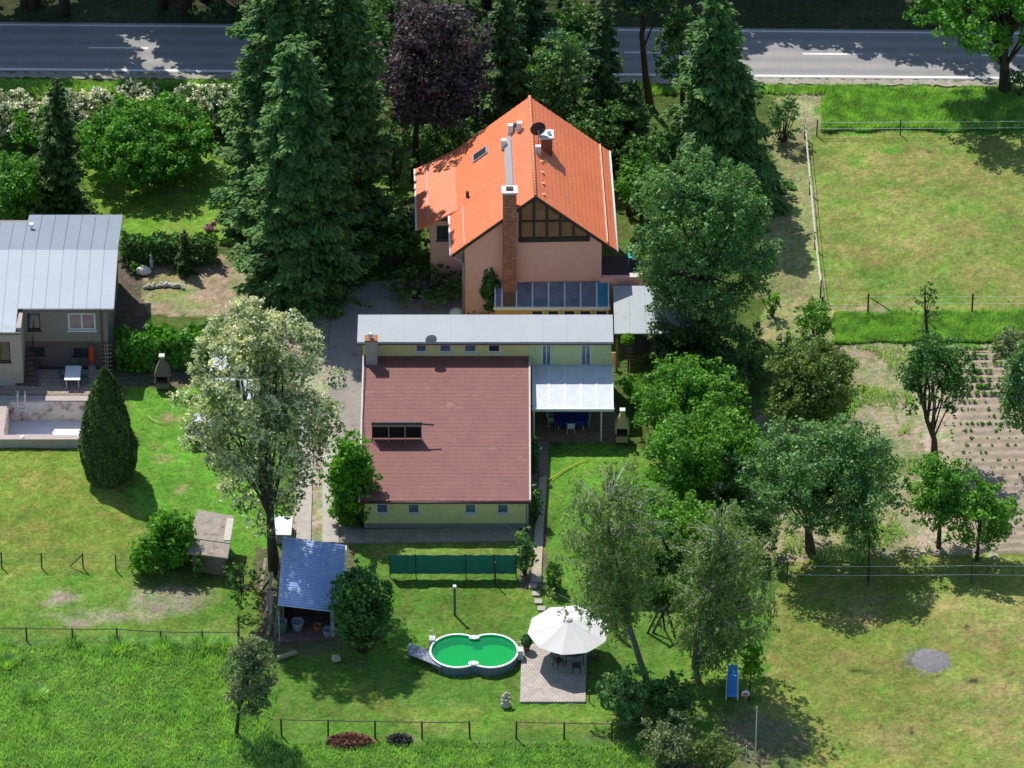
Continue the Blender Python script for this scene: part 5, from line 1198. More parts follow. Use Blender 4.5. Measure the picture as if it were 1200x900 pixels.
for (x, y, r_, lab) in ((706, 818, .42, 'small dark shrub in a tub right of the paved terrace'),): potball(x, y, lab, .4, 0, darkp)
# garden hoses
def hose(pts, label, r=.03, m=None):
    P = [gp(x, y) + Vector((0, 0, .05)) for (x, y) in pts]; b = P[0].copy(); b.z = 0; e = empty('garden_hose', b, 0, label, 'hose'); MB().tube([p - b for p in P], r, 6).build('tube', m or mat('yellow_hose', (.62, .55, .03), .5, .1), e, smooth=True)
hose([(642, 563), (650, 559), (660, 552), (670, 547), (680, 542), (690, 539)], 'yellow garden hose stretched across the lawn below the veranda')
hose([(174, 488), (178, 492), (184, 495), (190, 496), (198, 495)], 'short yellow hose end curled on the lawn near the hedge', .025, mat('pale_hose', (.55, .58, .20), .5, .1))
# white crate and woodpile by the blue shed
e = empty('white_chest', gp(331, 626), 0, 'white lidded chest between the tree trunk and the blue shed', 'chest')
b = e.location; h = .7; cs_ = [gp(x, y, h) - b for (x, y) in ((323.5, 626.5), (341, 627), (343, 605), (319, 605))]
MB().prism([(v.x * .95, v.y * .97 , 0) for v in cs_], (0, 0, h - .06)).build('box', mat('chest_grey', (.3, .32, .3), .8, .2), e)
for i in range(2):
    a, bq, c, d = (cs_[0].lerp(cs_[3], i / 2 + .005), cs_[1].lerp(cs_[2], i / 2 + .005), cs_[1].lerp(cs_[2], (i + 1) / 2 - .005), cs_[0].lerp(cs_[3], (i + 1) / 2 - .005))
    MB().hexa([Vector((v.x, v.y, h - .055)) for v in (a, bq, c, d)], [Vector((v.x, v.y, h)) for v in (a, bq, c, d)]).build('lid', mat('mint_white', (.66, .74, .68), .6, .08), e)
WP = empty('plank_pile', gp(318, 740), 0, 'stack of old planks leaning along the left side of the blue shed', 'plank pile')
for k in range(12):
    x = R.uniform(-.45, .35); y = R.uniform(-.8, 3.2); h = R.uniform(1.0, 2.0); a = R.uniform(.1, .35)
    MB().hexa([(x, y, 0), (x + .18, y, 0), (x + .18, y + .05, 0), (x, y + .05, 0)], [(x + a, y + 1.6, h), (x + .18 + a, y + 1.6, h), (x + .18 + a, y + 1.65, h), (x + a, y + 1.65, h)]).build('plank', wood if k % 3 else mat('plank_pale', (.36, .31, .26), .9, .3, 4), WP)
e = empty('leaning_board', gp(306, 692), 0, 'pale board leaning beside the trunk of the blossoming tree', 'board'); MB().hexa([(-.1, 0, 0), (.05, 0, 0), (.05, .06, 0), (-.1, .06, 0)], [(.12, 1.9, .9), (.3, 1.9, .9), (.3, 1.96, .9), (.12, 1.96, .9)]).build('board', mat('plank_pale', (.36, .31, .26), .9, .3, 4), e)
# clutter inside the open shed
def tub(px, py, label, r, h, m, cat='tub', name='tub'):
    e = empty(name, gp(px, py), 0, label, cat); MB().lathe((0, 0, .03), [(r * .75, 0), (r, h), (r * 1.06, h + .02), (r * .92, h), (r * .7, .06)], 16).build('body', m, e, smooth=True); MB().tube([(-r, 0, h), (-r * .6, 0, h + r * .8), (r * .6, 0, h + r * .8), (r, 0, h)], .015, 5).build('handle', dark_metal, e)
tub(349, 737, 'pale grey tub standing inside the open blue shed', .38, .55, mat('tub_grey', (.36, .40, .48), .7, .15))
tub(372, 739, 'orange-brown bucket inside the open blue shed', .26, .4, mat('tub_orange', (.36, .16, .06), .7, .2), 'bucket', 'bucket')
tub(384, 745, 'light blue-grey tub at the post of the blue shed', .3, .45, mat('tub_blue', (.30, .37, .46), .7, .15))
tub(331, 741, 'greenish water butt at the left post of the blue shed', .3, .8, mat('butt_green', (.13, .2, .18), .7, .15), 'water butt', 'water_butt')
e = empty('stone_block', gp(394, 773), .3, 'small grey block lying on the shaded lawn near the shed', 'block'); MB().hexa([(-.25, -.2, -.03), (.25, -.2, -.03), (.22, .2, -.03), (-.25, .2, -.03)], [(-.2, -.17, .28), (.21, -.15, .24), (.18, .15, .26), (-.18, .16, .3)]).build('block', stn, e, bevel=.03)
e = empty('felled_log', gp(336, 770), .5, 'short cut log lying under the grey-leaved young tree', 'log'); MB().tube([(-.6, 0, .14), (.6, .0, .14)], .15, 10).build('log', mat('log_cut', (.30, .24, .16), .9, .3, 5), e)

# cars under the blossoming tree
def car(label, loc, rz_, body):
    e = empty('parked_car', loc, rz_, label, 'car', 'cars parked under the blossoming tree')
    W_ = .86; prof = [(-2.15, .32), (-2.2, .62), (-2.1, .9), (-1.9, .98), (-1.65, 1.35), (-1.3, 1.46), (.1, 1.47), (.45, 1.4), (1.0, .98), (1.95, .82), (2.15, .65), (2.18, .35)]
    mb = MB(); n = len(prof); secs = []
    for x in (-W_, -W_ * .93, W_ * .93, W_):
        i = len(mb.v); secs.append(i); k = .92 if abs(x) == W_ else 1
        for (y, z) in prof:
            tum = .16 * max(0, z - .95) / .5; mb.v.append((x * (1 - tum), y * (.985 if k < 1 else 1), .32 + (z - .32) * (k if z > .5 else 1)))
    for s_ in range(3):
        a, b = secs[s_], secs[s_ + 1]; mb.f += [(a + j, a + (j + 1) % n, b + (j + 1) % n, b + j) for j in range(n)]
    mb.f += [tuple(secs[0] + j for j in range(n)), tuple(secs[3] + j for j in range(n - 1, -1, -1))]
    mb.build('body', body, e)
    gls = glass('car_glass', (.02, .025, .03), .05)
    def gq(y0, z0_, y1, z1_, w0, w1, nm): 
        d = Vector((0, z0_ - z1_, y1 - y0)); d = Vector((0, -(z1_ - z0_), (y1 - y0))).normalized() * .012
        if d.z < 0: d = -d
        MB().prism([Vector((-w0, y0, z0_)) + d, Vector((w0, y0, z0_)) + d, Vector((w1, y1, z1_)) + d, Vector((-w1, y1, z1_)) + d], d * .5).build(nm, gls, e)
    gq(.5, 1.385, .97, 1.0, .62, .74, 'windscreen'); gq(-1.88, 1.0, -1.66, 1.33, .74, .62, 'rear_window')
    for sx in (-1, 1):
        MB().prism([(sx * .80, -1.6, 1.0), (sx * .80, .85, 1.0), (sx * .735, .35, 1.33), (sx * .735, -1.4, 1.33)], (sx * .03, 0, 0)).build('side_window', gls, e)
        MB().box(sx * .65 - .16, 2.06, .6, sx * .65 + .16, 2.19, .74).build('headlight', white, e); MB().box(sx * .68 - .12, -2.22, .62, sx * .68 + .12, -2.1, .86).build('tail_light', mat('tail_red', (.35, .02, .02), .3, .1), e)
        for y in (-1.35, 1.35): 
            w_ = MB().tube([(sx * .68, y, .31), (sx * .9, y, .31)], .31, 16).build('wheel', mat('tyre', (.02, .02, .02), .9, .2), e); MB().tube([(sx * .895, y, .31), (sx * .91, y, .31)], .19, 12).build('rim', grey_metal, w_)
    return e
silver = mat('car_silver', (.50, .53, .57), .3, .06, 2, metal=.3, spec=.6)
car('silver car with a pale roof parked beside the hedge under the blossoming tree', gp(262, 437), 0, silver)
car('light grey car parked nearer the yellow outbuilding under the blossoming tree', gp(300, 470), math.radians(8), mat('car_light', (.56, .59, .62), .3, .06, 2, metal=.3, spec=.6))
TR = empty('covered_trailer', gp(238, 512), math.radians(-6), 'small flat trailer under a pale grey cover beside the left lawn', 'trailer')
MB().box(-.75, -1.1, .45, .75, 1.1, .8).build('body', grey_metal, TR, bevel=.03); MB().hexa([(-.8, -1.15, .803), (.8, -1.15, .803), (.8, 1.15, .803), (-.8, 1.15, .803)], [(-.55, -.9, 1.1), (.55, -.9, 1.1), (.55, .9, 1.1), (-.55, .9, 1.1)]).build('cover', mat('trailer_cover', (.46, .51, .55), .6, .1, 2), TR, bevel=.05)
for sx in (-1, 1): MB().tube([(sx * .78, 0, .3), (sx * .95, 0, .3)], .3, 14).build('wheel', MATS.get('tyre') or darkp, TR)
MB().bar((0, 1.1, .5), (0, 2.0, .45), .08).build('drawbar', dark_metal, TR)
# rockery in the sandy plot
RK = empty('rockery', gp(193, 328), 0, 'small raised rockery edged with pale stones in the sandy plot', 'rockery')
for k in range(26):
    t = k / 25; px = 169 + 46 * t; py = 338 - 4 * math.sin(t * 3) + R.uniform(-1.5, 1.5); q = gp(px, py) - RK.location; r_ = R.uniform(.1, .2)
    MB().lathe((q.x, q.y, -.03), [(r_ * .9, 0), (r_, r_ * .6), (r_ * .6, r_ * 1.2), (.01, r_ * 1.4)], 7, R.uniform(.8, 1.3), R.uniform(.8, 1.2)).build('stone', mat('rock_pale', (.50, .47, .43), .9, .3, 5) if k % 3 else stn, RK)
e = empty('white_boulder', gp(168, 319), 0, 'white boulder at the end of the rockery near the hedge', 'boulder'); MB().lathe((0, 0, -.05), [(.4, 0), (.45, .2), (.3, .42), (.02, .5)], 9, 1.2, .8).build('stone', white, e, bevel=.04)
e = empty('garden_statue', gp(177.5, 313), 0, 'small white statue standing in front of the dark clipped hedge', 'statue'); MB().lathe((0, 0, 0), [(.14, 0), (.1, .2), (.15, .45), (.1, .62), (.07, .68), (.1, .78), (.08, .88), (.01, .92)], 10).build('figure', whitedirty, e, smooth=True)
# pale awning over the house corner and tilted beige board by the annexe
e = empty('beige_board', gp(722, 432), 0, 'tilted beige sheet leaning between the outbuilding and the annexe', 'board'); b = e.location
q = [wp(x, y, b.y + dy) - b for (x, y, dy) in ((715, 413.5, .2), (721.5, 413.5, .2), (728, 432.5, -.1), (715, 426, -.1))]; MB().prism(q, (.0, .05, .03)).build('board', mat('beige_board', (.58, .46, .36), .8, .1), e)
e = empty('white_awning', gp(535, 371), 0, 'small pale cover on the yard beside the corner of the orange house', 'cover'); MB().lathe((0, 0, 0), [(.55, 0), (.5, .3), (.3, .5), (.02, .56)], 12).build('cover', whitedirty, e, smooth=True)
# vegetable plants in the furrows
vg = []
def vegplant(nl, r, h):
    P, N_ = clump((0, 0, h * .5), (r, r, h * .55), nl, .5, .2); P[:, 2] = np.maximum(P[:, 2], .01); return leaves(P, N_, .13)
proto = []
for k in range(4):
    o = quads_mesh('vegetable_plant', vegplant(26 + 8 * k, .16 + .035 * k, .3), L_MID if k % 2 else L_HEDGE); tag(o, 'small leafy vegetable plant in a furrow of the bare soil bed', 'plant', 'vegetable plants in the soil bed'); proto.append(o)
cnt = 0
for j in range(27):
    py = 411 + j * 8.6; b0 = gp(1105, py).x
    for i in range(18):
        px = 1108 + i * 6 + R.uniform(-3, 3)
        if py > 520: 
            if R.random() < (.55 if py < 560 else .80): continue
        elif R.random() < .12 + .3 * (py > 470): continue
        if px > 1205 or cnt >= 260: continue
        src = proto[R.randrange(4)]; o = src if cnt < 4 and (src := proto[cnt]) else src.copy()
        if cnt >= 4: COL.objects.link(o)
        f = R.uniform(.45, 1.1) * (.95 if py < 470 else .52); g_ = gp(px, py); o.location = (g_.x, g_.y, .03); o.scale = (f, f, f); o.rotation_euler = (0, 0, R.uniform(0, 6)); cnt += 1

# ================================================================== PLANTS
# spruces and other conifers
conifer('spruce_tree', 'broad spruce with drooping boughs closest to the yard drive', (356, 338), 40, 84, power=.42, spacing=.5, nb=13, spray=.42, dens=1.15, top_x=345)
conifer('spruce_tree', 'tall layered spruce behind the drive, next to the back lawn', (328, 266), -125, 82, power=.45, spacing=.5, nb=13, spray=.42, dens=1.1, top_x=330)
conifer('spruce_tree', 'dark spruce between the layered spruce and the purple tree', (408, 262), -100, 66, power=.5, spacing=.5, nb=11, spray=.42, top_x=404)
conifer('spruce_tree', 'spruce by the roadside, crown behind the other spruces', (372, 128), -130, 62, power=.6, spacing=.5, nb=11, spray=.42)
conifer('spruce_tree', 'slim pointed dark spruce beside the grey metal roof', (66, 250), 90, 48, power=.75, spacing=.36, nb=11, spray=.3, m=L_THUJA, up=.05)
conifer('spruce_tree', 'large ragged spruce behind the crown at the road, right of the orange house', (848, 228), -14, 88, power=.58, spacing=.5, nb=12, spray=.42, dens=1.1, top_x=838)
conifer('spruce_tree', 'younger spruce in front of the large ragged spruce', (872, 225), 60, 54, power=.7, spacing=.42, nb=10, spray=.34, top_x=842)
conifer('larch_tree', 'slender dark conifer standing behind the orange roof towards the road', (708, 168), -20, 40, m=L_PINE, power=.75, spacing=.45, nb=9, spray=.34)
conifer('spruce_tree', 'dark conifer between the purple tree and the orange ridge', (592, 165), -25, 56, m=L_PINE, power=.75, spacing=.45, nb=10, spray=.36)
conifer('spruce_tree', 'narrow bluish conifer tip rising behind the purple tree', (527, 130), -6, 30, m=L_BLUE, power=.8, spacing=.45, nb=9, spray=.34)
conifer('spruce_tree', 'small dark spruce at the foot of the tall pine', (744, 172), 92, 36, m=L_PINE, power=.8, spacing=.4, nb=9, spray=.32)
conifer('dwarf_spruce', 'little pointed spruce standing against the dark clipped hedge', (216, 318), 268, 13, m=L_THUJA, power=.8, spacing=.25, nb=9, spray=.2)
# thuja column
b_ = gp(128, 556); TJ = empty('thuja_tree', b_, 0, 'dense dark column-shaped thuja standing on the sunny left lawn', 'tree'); Ht = wp(128, 433, b_.y).z; n = 40000
t = NP.random(n) ** 1.15; a = NP.random(n) * 6.283; prof = 1.68 * np.minimum(1, (1 - t) ** .62 * 1.25) * (0.80 + .2 * np.minimum(1, t / .2)); prof = prof * (1 + .05 * np.sin(3 * a + t * 9) + .04 * np.sin(8 * a + t * 23)) * NP.uniform(.80, 1.04, n)
P = np.stack([prof * np.cos(a), prof * np.sin(a), .05 + t * Ht], 1); out = np.stack([np.cos(a), np.sin(a), 0 * a + .3], 1)
quads_mesh('crown', leaves(P, out + .55 * NP.normal(size=(n, 3)), .10, 2.0, np.tile((0, 0, 1.0), (n, 1)) + out * .5), L_THUJA, TJ); MB().tube([(0, 0, -.1), (0, 0, Ht * .9)], [.15, .03], 8).build('trunk', bark_red, TJ)
# pine with bare leaning trunk near the road
tree('pine_tree', 'tall pine with a bare dark trunk leaning beside the road', 'tree', (762, 124), (752, -22, 52, 48), L_PINE, .2, 34, .9, trunk_pts=[(762, 124), (756, 85), (752, 40), (757, 5), (760, -20), (755, -50)], r0=.24, barkm=bark_red, aspect=3)
# purple tree
tree('purple_tree', 'dark purple-leaved tree left of the orange roof', 'tree', (487, 212), (506, 82, 66, 84), L_PURPLE, .22, 75, .95, r0=.26, trunk_pts=[(487, 212), (487, 160), (492, 110), (500, 60)])
# bushes and trees behind the orange house
tree('leafy_tree', 'bluish broadleaf tree behind the orange roof near the road', 'tree', (660, 175), (658, 92, 40, 52), L_BLUE, .22, 40, .95)
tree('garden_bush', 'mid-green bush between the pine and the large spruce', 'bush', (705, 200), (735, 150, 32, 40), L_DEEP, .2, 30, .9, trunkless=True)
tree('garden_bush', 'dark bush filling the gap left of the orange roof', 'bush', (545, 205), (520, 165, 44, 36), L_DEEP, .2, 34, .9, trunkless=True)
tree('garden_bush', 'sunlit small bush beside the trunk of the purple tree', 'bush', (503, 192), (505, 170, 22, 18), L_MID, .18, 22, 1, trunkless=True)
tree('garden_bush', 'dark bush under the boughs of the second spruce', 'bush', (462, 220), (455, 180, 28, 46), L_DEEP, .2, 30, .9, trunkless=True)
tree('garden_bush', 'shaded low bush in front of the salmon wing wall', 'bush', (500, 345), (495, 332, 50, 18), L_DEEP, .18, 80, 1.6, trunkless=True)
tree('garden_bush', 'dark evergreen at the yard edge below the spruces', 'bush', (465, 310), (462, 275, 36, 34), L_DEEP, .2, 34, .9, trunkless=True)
tree('garden_bush', 'dark bush beside the right eave of the orange roof', 'bush', (735, 250), (745, 205, 26, 40), L_DEEP, .2, 26, .9, trunkless=True)
tree('climbing_plant', 'ivy clump climbing the salmon wall beside the brick chimney', 'climber', (574, 370), (575, 340, 12, 26), L_DEEP, .14, 40, 2.0, trunkless=True, lump=(.4, .7), dy=-.25)
tree('garden_bush', 'low weedy bush at the foot of the salmon wall', 'bush', (562, 373), (563, 366, 16, 8), L_MID, .14, 12, 1.0, trunkless=True)
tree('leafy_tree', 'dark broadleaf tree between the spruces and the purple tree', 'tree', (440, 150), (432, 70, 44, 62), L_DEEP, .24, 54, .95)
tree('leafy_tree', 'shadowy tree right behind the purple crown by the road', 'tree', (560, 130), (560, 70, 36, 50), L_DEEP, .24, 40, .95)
tree('garden_bush', 'sunny bush in front of the road behind the house ridge', 'bush', (640, 140), (632, 95, 26, 34), L_MID, .2, 30, 1, trunkless=True)
tree('garden_bush', 'dark thicket behind the right slope of the orange roof', 'bush', (690, 205), (690, 160, 44, 44), L_DEEP, .22, 46, .95, trunkless=True)
tree('garden_bush', 'dark thicket between the orange roof and the large spruce', 'bush', (775, 225), (775, 185, 42, 40), L_DEEP, .22, 46, .95, trunkless=True)
tree('leafy_tree', 'dark tree behind the house between orange ridge and slender conifer', 'tree', (672, 118), (672, 55, 36, 52), L_DEEP, .24, 44, .9)
tree('leafy_tree', 'dark tree left of the purple crown at the road edge', 'tree', (470, 108), (462, 30, 40, 52), L_DEEP, .24, 44, .9)
tree('leafy_tree', 'dark tree filling the row between pine and large spruce', 'tree', (800, 122), (798, 60, 34, 50), L_DEEP, .24, 44, .9)
conifer('spruce_tree', 'dark spruce rising behind the bush right of the purple crown', (620, 112), -70, 40, m=L_PINE, power=.6, spacing=.5, nb=10, spray=.38)
# right of the house
tree('walnut_tree', 'large broad bluish-green tree covering the annexe roof', 'tree', (826, 412), (826, 298, 78, 112), L_BLUE, .19, 140, .9, r0=.34, lump=(.13, .27), extra=[(770, 215, 28), (860, 235, 30), (765, 285, 18), (752, 235, 16), (895, 310, 22), (790, 340, 20)])
tree('yellow_green_tree', 'lighter yellow-green crown between the orange eave and the broad tree', 'tree', (752, 262), (752, 215, 34, 30), L_MID, .18, 36, 1.0)
tree('yew_bush', 'feathery dark yew below the broad tree beside the annexe', 'bush', (800, 436), (805, 408, 50, 42), L_THUJA, .2, 48, 1.0, trunkless=True, extra=[(772, 380, 12), (800, 372, 12), (838, 392, 14)])
tree('yew_bush', 'deep shaded evergreen at the right of the feathery yew', 'bush', (868, 450), (868, 415, 36, 40), L_DEEP, .2, 34, .9, trunkless=True)
e = empty('topiary_ball', gp(737, 438), 0, 'clipped green ball on top of the ladder trellis', 'topiary'); P, N_ = clump((-.1, 0, 2.6), (.42, .42, .36), 700, .25, .5); quads_mesh('foliage', leaves(P, N_, .1), L_BRIGHT, e); MB().tube([(0, .08, 0), (-.05, .05, 2.5)], .03, 6).build('stem', bark, e)
tree('garden_bush', 'bright green bush at the foot of the trellis beside the barbecue', 'bush', (752, 470), (752, 452, 26, 22), L_MID, .18, 26, 1.0, trunkless=True)
tree('apple_tree', 'bushy bright green fruit tree behind the ochre barbecue', 'tree', (800, 512), (808, 476, 66, 54), L_MID, .18, 110, .85, lump=(.1, .3), shell=.4)
tree('apple_tree', 'bushy green fruit tree below the barbecue, hung over the lawn', 'tree', (812, 570), (822, 532, 68, 54), L_MID, .18, 100, .85, lump=(.1, .3), shell=.4)
tree('flowering_bush', 'green bush with big white flower heads at the lawn edge', 'bush', (852, 585), (855, 562, 32, 30), L_DEEP, .18, 34, 1.0, trunkless=True, blossom=(WHITEBL, .35, .16, 2))
tree('garden_bush', 'mixed green bush under the two thin birches', 'bush', (790, 640), (795, 612, 46, 38), L_MID, .18, 44, .9, trunkless=True)
tree('garden_bush', 'leafy bush in front of the drooping fruit tree at the lawn edge', 'bush', (748, 612), (750, 590, 34, 30), L_MID, .18, 36, .85, trunkless=True)
tree('garden_bush', 'dark green bush between the two birch crowns', 'bush', (775, 668), (772, 645, 30, 26), L_DEEP, .18, 30, .85, trunkless=True)
tree('garden_bush', 'shadowed bush right of the second birch', 'bush', (880, 650), (870, 625, 40, 40), L_DEEP, .18, 36, .9, trunkless=True)
tree('garden_bush', 'spreading green bush below the flowering bush at the bed edge', 'bush', (905, 560), (893, 535, 28, 24), L_MID, .18, 24, .9, trunkless=True)
# thin weeping birches
bark_white = mat('bark_white', (0.46, 0.45, 0.42), .8, .4, 3)
def birch(name, label, base, tp, envelope, nbr, nstr, m=L_WILLOW, leafs=.085):
    b = gp(*base); root = empty(name, b, 0, label, 'tree')
    T_ = [Vector(wp(x, y, b.y)) - b for (x, y) in tp]; T_[0].z = -.1
    mb = MB(); n = len(T_); mb.tube(T_, [.19 * (1 - .75 * k / (n - 1)) + .02 for k in range(n)], 8); mb.build('trunk', bark_pale, root, smooth=True)
    cx, cy, rx, ry = envelope; c = np.array(wp(cx, cy, b.y)) - np.array(b); s_ = sc(b.y, c[2]); rxm = rx / s_; rzm = math.sqrt(ry ** 2 - (.9 * rx * ST) ** 2) / s_ / CT
    Ps, lm = [], MB()
    for k in range(nbr):
        d = unit(NP.normal(size=(1, 3)))[0]; e_ = Vector(c + d * np.array((rxm, rxm * .9, rzm)) * NP.uniform(.5, 1.0))
        hgt = max(T_[1].z, min(T_[-1].z, e_.z - R.uniform(.4, 1.0) * math.hypot(e_.x, e_.y) * .9)); i = 0
        while i < n - 2 and T_[i + 1].z < hgt: i += 1
        a = T_[i].lerp(T_[i + 1], min(1, max(0, (hgt - T_[i].z) / max(.01, T_[i + 1].z - T_[i].z))))
        mid = a.lerp(e_, .55) + Vector((R.uniform(-.2, .2), R.uniform(-.2, .2), .25)); end = e_ - Vector((0, 0, R.uniform(0, .5)))
        r_ = R.choice((.022, .026, .045)); lm.tube([a, mid, end], [r_, r_ * .7, .006], 5, cap=False)
        for q in range(nstr):
            f = R.uniform(.2, 1.05); o_ = (a.lerp(mid, f * 2) if f < .5 else mid.lerp(end, f * 2 - 1)) + Vector((R.gauss(0, .22), R.gauss(0, .22), R.gauss(0, .15)))
            L_ = R.uniform(.25, 1.0); m_ = int(L_ / .028); tt = NP.random(m_); side = NP.normal(size=2) * .3
            Ps.append(np.array(o_) + np.stack([side[0] * tt, side[1] * tt, -L_ * tt], 1) + NP.normal(size=(m_, 3)) * .06)
    P = np.vstack(Ps); P = P[P[:, 2] > .3]; lm.build('limbs', bark_white, root, smooth=True)
    quads_mesh('crown', leaves(P, NP.normal(size=P.shape), leafs, 1.9, np.tile((0, 0, -1.0), (len(P), 1))), m, root); return root
birch('birch_tree', 'thin weeping birch with bare pale branches leaning over the parasol', (757, 793), [(757, 793), (748, 768), (738, 735), (733, 700), (722, 660), (712, 615), (715, 565)], (720, 636, 84, 108), 180, 8)
birch('birch_tree', 'thin weeping birch with curved trunk beside the blue lounger', (818, 796), [(818, 796), (814, 775), (817, 745), (826, 705), (838, 660), (846, 615)], (850, 685, 80, 112), 200, 9)
# garden hedge pieces
hedge('hedge', 'shaggy bright green hedge between grey house and driveway', pxline((137, 428), (252, 424)), 2.3, 1.5, L_HEDGE, .2, dens=1.2, lumpy=.3)
hedge('hedge', 'dark clipped hedge behind the sandy plot', pxline((142, 306), (254, 306)), 1.75, 1.0, L_DEEP, .16, dens=1.2)
hedge('hedge', 'dark low hedge crossing the lawn behind the birches', pxline((690, 700), (800, 702)), 1.3, 1.0, L_DEEP, .16)
hedge('hedge', 'clipped dark box hedge block beside the gravel path', pxline((641, 690), (657, 690)), 1.5, .9, L_DEEP, .15)
tree('garden_bush', 'bluish bush beside the right end of the windbreak', 'bush', (615, 672), (614, 648, 15, 30), L_BLUE, .15, 26, 1.0, trunkless=True, lump=(.35, .6))
tree('garden_bush', 'shaded shrub against the outbuilding side wall near the eave', 'bush', (627, 610), (627, 590, 9, 24), L_DEEP, .15, 18, .9, trunkless=True, lump=(.4, .8))
tree('garden_bush', 'shaded shrub against the outbuilding side wall near the veranda post', 'bush', (624, 550), (624, 530, 9, 22), L_DEEP, .15, 18, .9, trunkless=True, lump=(.4, .8))
# left garden
tree('dome_bush', 'big dome-shaped laurel on the back lawn of the grey house', 'bush', (172, 200), (170, 163, 74, 52), L_HEDGE, .19, 190, 1.2, lump=(.14, .24), shell=.75, trunkless=True)
tree('garden_bush', 'round green bush at the left behind the grey roof', 'bush', (12, 262), (10, 222, 44, 44), L_HEDGE, .2, 60, 1.0, trunkless=True)
tree('garden_bush', 'light green bush behind the slim pointed spruce', 'bush', (50, 172), (38, 150, 34, 30), L_HEDGE, .18, 36, 1.0, trunkless=True)
for (bx_, by_, cx_, cy_, rx_, ry_, lab, dn) in ((10, 160, 12, 130, 34, 26, 'white-plumed shrub at the roadside beside the frame edge', 9), (78, 158, 80, 128, 30, 25, 'white-plumed shrub directly behind the slim pointed spruce', 9), (115, 158, 112, 130, 26, 24, 'white-plumed shrub between pointed spruce and dome laurel', 8), (165, 125, 160, 112, 34, 14, 'thin white-flecked shrub behind the dome laurel', 3), (228, 150, 228, 122, 30, 22, 'dull white-flecked shrub right behind the dome laurel', 4), (262, 155, 262, 122, 26, 26, 'white-flecked shrub under the left boughs of the broad spruce', 4)):
    tree('flowering_shrub', lab, 'shrub', (bx_, by_), (cx_, cy_, rx_, ry_), L_DEEP if dn < 6 else L_GREY, .18, 40, .9, trunkless=True, blossom=(WHITEBL, .8, .14, dn), group='white-flowering shrubs along the road')
tree('flower_clump', 'pink flowering clump at the end of the clipped hedge', 'flowers', (248, 270), (247, 267, 7, 5), L_MID, .1, 8, 1, trunkless=True, blossom=(leaf('blossom_pink', (.35, .12, .30), (.5, .22, .42), .2), .9, .1, 3))
tree('garden_bush', 'small round shrub by the grey house at the rockery', 'bush', (158, 320), (158, 314, 7, 7), L_MID, .12, 10, 1, trunkless=True)
# blossoming tree over the drive
tree('blossoming_tree', 'large robinia covered in cream blossom beside the driveway', 'tree', (322, 668), (306, 474, 78, 112), L_GREY, .2, 105, .5, r0=.3, lump=(.13, .27), shell=.35, blossom=(BLOSSOM, .95, .115, 20), trunk_pts=[(322, 668), (318, 630), (316, 590), (306, 540), (308, 470), (312, 400)], extra=[(215, 470, 14), (240, 455, 18), (255, 535, 20), (395, 445, 16), (385, 480, 18), (300, 375, 18), (280, 365, 16), (345, 380, 18), (320, 585, 16), (290, 560, 20), (362, 560, 16), (302, 602, 18), (334, 592, 14), (268, 572, 16), (345, 578, 16), (312, 622, 11), (228, 500, 16), (222, 520, 12), (372, 535, 16), (392, 500, 14), (205, 465, 9), (300, 565, 30), (345, 548, 26), (272, 540, 26), (332, 592, 20), (378, 500, 24), (240, 495, 24), (262, 470, 26), (310, 545, 30), (355, 515, 28), (286, 592, 16)])
# bush beside the brown roof, by the sheds and bottom-left tree
tree('garden_bush', 'fresh bright green bush pressed against the brown roof edge', 'bush', (412, 610), (411, 566, 30, 56), L_BRIGHT, .2, 90, 1.1, trunkless=True, lump=(.28, .5), extra=[(430, 600, 11), (398, 520, 11), (418, 512, 10), (398, 598, 13), (428, 604, 12), (411, 608, 13)])
tree('garden_bush', 'dark shaded bush right of the blue shed', 'bush', (424, 762), (424, 712, 36, 52), L_DEEP, .2, 70, 1.0, trunkless=True, lump=(.3, .5))
tree('ivy_bush', 'bright ivy mound growing over the left side of the small shed', 'bush', (200, 660), (200, 632, 32, 36), L_BRIGHT, .17, 70, 1.1, trunkless=True, lump=(.25, .42))
tree('ivy_bush', 'lower ivy clump at the end of the mesh fence', 'bush', (166, 672), (168, 652, 20, 22), L_BRIGHT, .17, 34, 1.0, trunkless=True, lump=(.3, .5))
tree('garden_bush', 'thin climbing sapling in front of the small shed', 'bush', (233, 676), (233, 662, 7, 15), L_MID, .14, 10, .9, trunkless=True, lump=(.4, .8))
tree('garden_bush', 'shaded nettle patch between the small shed and the trunk', 'bush', (285, 690), (285, 675, 26, 16), L_DEEP, .16, 24, .8, trunkless=True)
tree('young_tree', 'young grey-leaved tree at the fence corner in the meadow', 'tree', (277, 860), (294, 798, 32, 52), L_GREY, .15, 75, 1.0, r0=.09, lump=(.2, .38), extra=[(285, 765, 9), (310, 825, 9), (278, 815, 8)])
# bottom centre
tree('garden_bush', 'blue-green bush right of the paved terrace below the leaning birch', 'bush', (735, 845), (738, 812, 34, 36), L_BLUE, .17, 46, 1.0, trunkless=True)
tree('garden_bush', 'shaded green bush between the two birch trunks at the fence', 'bush', (785, 848), (790, 818, 34, 30), L_DEEP, .17, 40, 1.0, trunkless=True)
tree('grey_bush', 'grey-leaved willow bush at the meadow edge below the birches', 'bush', (790, 900), (790, 868, 40, 32), L_GREY, .14, 40, .75, trunkless=True)
tree('grey_bush', 'brownish grey bush beside the thin pale poles', 'bush', (835, 910), (838, 880, 30, 28), L_OLIVE, .14, 30, .7, trunkless=True)
tree('sapling', 'bright green sapling standing beside the blue lounger', 'tree', (878, 820), (881, 778, 15, 24), L_BRIGHT, .17, 24, .9, r0=.05, lump=(.3, .5))
